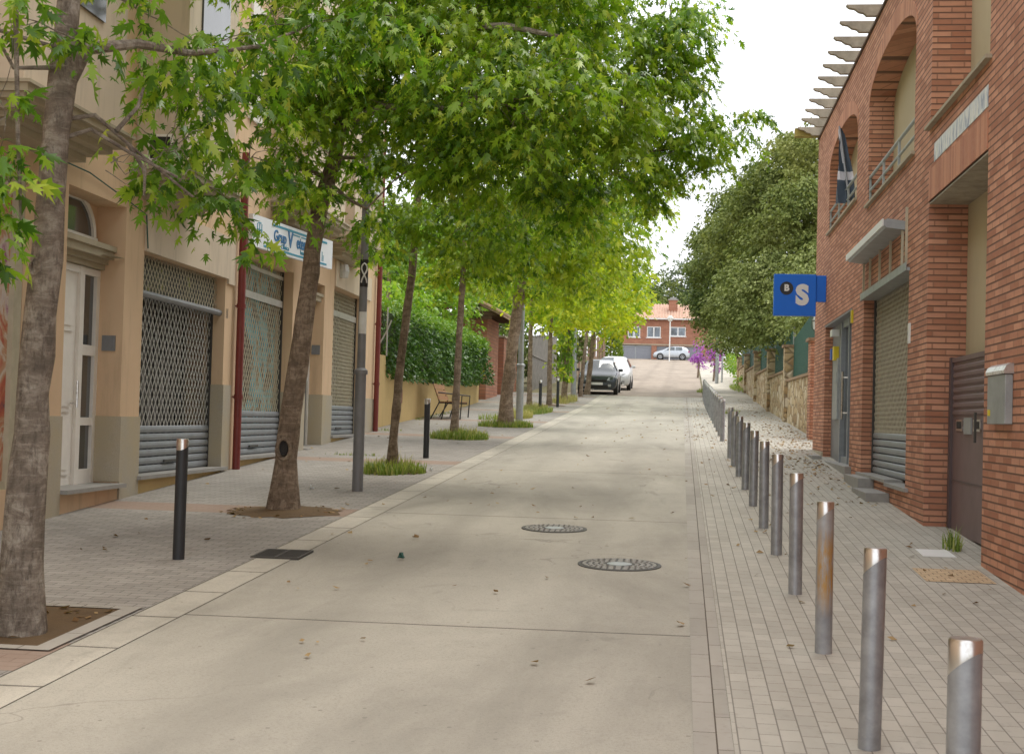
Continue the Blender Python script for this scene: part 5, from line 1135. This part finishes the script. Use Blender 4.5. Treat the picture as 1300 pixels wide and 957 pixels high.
gtree('low pale evergreen oak spilling over the stone wall', 4.2, 47, 3.5, .2, [(1.92,50,6.8,1.0),(2.75,48,6.72,1.3),(1.6,52,6.1,1.0),(2.26,48,5.5,1.1),(3.44,45,5.93,1.1),(1.9,53,5.3,.8),(2.73,47,5.07,.8),(3.3,44,4.8,.6),(3.56,42,5.0,.7),(1.5,60,5.3,.7),(4.4,46,6.5,1.6)], 'leaf_oak_pale', .11, dens=66, per=46, cs=0.38, grp=OK, name='evergreen_oak', tmpl=KITE)
gtree('shaded evergreen oak trunk and low boughs behind the far stone pillars', 4.6, 62, 4, .22, [(3.6,60,6.5,1.5),(2.9,66,6.4,1.4),(2.7,74,7.0,.9),(3.9,56,5.4,1.0),(4.2,72,8,2.2)], 'leaf_oak_dark', .15, dens=40, per=36, cs=0.48, grp=OK, name='evergreen_oak', tmpl=KITE)
gtree('grey sparse treetop showing above the evergreen oaks', 6.2, 62, 9.8, .15, [(5.0,60,13.6,1.1),(5.9,60,14.2,1.2),(4.4,60,13.2,.6)], 'leaf_far', .08, dens=20, per=8, cs=.35, grp=OK, name='evergreen_oak')
for x, y, z, r, lb, zz in ((1.0,95,6.2,.5,'purple flowering bougainvillea bush beside the silver car',4.9),(1.9,88.5,5.95,.48,'purple bougainvillea bush above the right pavement near the light pole',4.6)):
    t = thing('bougainvillea', lb, 'bush', (x, y, zr(y)), 'purple bougainvillea bushes')
    part('stem', MB().tube([(x,y,zr(y)-.1),(x+.1,y,z-.2)], .07, 6), 'bark', t)
    P, A, _ = clusters([(x,y,z+.25,r,.7),(x+.2,y,z-.3,r*.95,.7),(x-.25,y,z-.1,r*.6,.5)], 110, .2, 16); leaf_mesh('flowers', P, A, np.full(len(P), .11), 'petal', t, KITE)
    P, A, _ = clusters([(x+.3,y+.6,z,r*1.1)], 30, .25, 10); leaf_mesh('leaves', P, A, np.full(len(P), .15), 'leaf_oak_dark', t, KITE)
P, A, _ = clusters([(3.2,80,4.9,.7),(3.0,74,4.2,.4),(3.3,84,5.2,.9),(2.9,92,6,.7),(3.1,88,5.4,.7)], 40, .3, 14)
t = thing('shrub', 'straggly green shrub at the foot of the far stone wall', 'bush', (3.2, 82, zr(82))); leaf_mesh('leaves', P, A, np.full(len(P), .16), 'leaf_garden', t, KITE); part('stem', MB().tube([(3.2,82,zr(82)-.1),(3.2,82,5)], .05, 6), 'bark', t)
# far hillside trees behind the house
FAR = 'far trees on the hill behind the brick house'
for i, (x, y, z, r, mt, lb) in enumerate([(-2.0,185,16.0,2.3,'leaf_garden','light green tree just behind the roof of the far house'),(1.6,190,16.6,2.2,'leaf_garden','light green tree to the right of the far chimney'),(-6.2,205,19.8,3.4,'leaf_oak_dark','dark far tree left of the tiled roof'),
    (-3.6,230,23.0,3.8,'leaf_oak_dark','dark hilltop tree above the left part of the tiled roof'),(-.5,240,26.0,4.2,'leaf_far','greyish hilltop tree above the chimney'),(3.5,235,24.5,4.4,'leaf_far','greyish hilltop tree half hidden by the evergreen oaks'),(-8.5,220,19,4,'leaf_far','far tree seen through the yellow street crowns'),(7,190,17,4,'leaf_oak_dark','far dark tree behind the bougainvillea')]):
    T = [(x,y,zr(y)-.1,.3),(x,y,z,.15)]
    tree('far_tree', lb, (x,y,zr(y)), T, [(x,y,z,r,r*.95),(x+r*.6,y,z-r*.5,r*.7,r*.6),(x-r*.6,y,z-r*.6,r*.7,r*.6),(x,y,z-r,r*.9,r*.8)], mt, .42, dens=7, per=14, csize=.6, tmpl=KITE, twigs=False, group=FAR)
t = thing('far_tree', 'thin dark cypress tip on the hill above the tiled roof', 'tree', (-5.2,236,zr(236)), FAR)
part('trunk', MB().tube([(-5.2,236,zr(236)),(-5.2,236,24)], .15, 6), 'bark', t); P, A, _ = clusters([(-5.2,236,22.5,1.0,3.3),(-5.2,236,18.5,1.3,3)], 60, .3, 10); leaf_mesh('crown', P, A, np.full(len(P), .4), 'leaf_oak_dark', t, KITE)
# ------------------------------------------------------------------ world, sun, camera
w = bpy.data.worlds.new('World'); SC.world = w; w.use_nodes = True; nt = w.node_tree; nt.nodes.clear()
sky = nt.nodes.new('ShaderNodeTexSky'); sky.sky_type = 'NISHITA'; sky.sun_disc = False
EL, AZ = math.radians(64), math.radians(35)      # azimuth from +Y toward +X
sky.sun_elevation = EL; sky.sun_rotation = AZ; sky.dust_density = 3.
tc = nt.nodes.new('ShaderNodeTexCoord'); nz = nt.nodes.new('ShaderNodeTexNoise'); nz.inputs['Scale'].default_value = 2.2; nz.inputs['Detail'].default_value = 5
nt.links.new(tc.outputs['Generated'], nz.inputs['Vector'])
cr = nt.nodes.new('ShaderNodeValToRGB'); cr.color_ramp.elements[0].position = .3; cr.color_ramp.elements[0].color = (8.6,8.8,9.3,1); cr.color_ramp.elements[1].position = .6; cr.color_ramp.elements[1].color = (9.7,9.75,9.9,1)
nt.links.new(nz.outputs[0], cr.inputs[0])
mx = nt.nodes.new('ShaderNodeMix'); mx.data_type = 'RGBA'; mx.inputs[0].default_value = .93
nt.links.new(sky.outputs[0], mx.inputs[6]); nt.links.new(cr.outputs[0], mx.inputs[7])
bg = nt.nodes.new('ShaderNodeBackground'); bg.inputs[1].default_value = .14; nt.links.new(mx.outputs[2], bg.inputs[0])
wo = nt.nodes.new('ShaderNodeOutputWorld'); nt.links.new(bg.outputs[0], wo.inputs[0])
sl_ = bpy.data.lights.new('sun', 'SUN'); sl_.energy = 1.4; sl_.angle = math.radians(30); sl_.color = (1, .95, .86)
so = bpy.data.objects.new('sun', sl_); COL.objects.link(so); so.location = (0, 0, 30)
d = Vector((math.sin(AZ)*math.cos(EL), math.cos(AZ)*math.cos(EL), math.sin(EL))); so.rotation_euler = d.to_track_quat('Z', 'Y').to_euler()
cd = bpy.data.cameras.new('camera'); cam = bpy.data.objects.new('camera', cd); COL.objects.link(cam); SC.camera = cam
F = 1805.; Yc = Vector((215, -56.5, -F)).normalized(); uc = Vector((.024, 1, 0)); uc = (uc-Yc*uc.dot(Yc)).normalized(); Xc = Yc.cross(uc)
R = Matrix((Xc, Yc, uc)); cam.matrix_world = Matrix.Translation((0, 0, 1.78)) @ R.to_4x4()
cd.sensor_width = 36; cd.lens = 36*F/1300; cd.clip_end = 3000; cd.clip_start = .1
cd.dof.use_dof = True; cd.dof.focus_distance = 15.; cd.dof.aperture_fstop = 9
SC.view_settings.view_transform = 'Standard'; SC.view_settings.look = 'None'; SC.view_settings.gamma = 1; SC.view_settings.exposure = .45
SC.view_settings.use_curve_mapping = False
SC.cycles.max_bounces = 6; SC.cycles.transparent_max_bounces = 6; SC.cycles.use_denoising = True
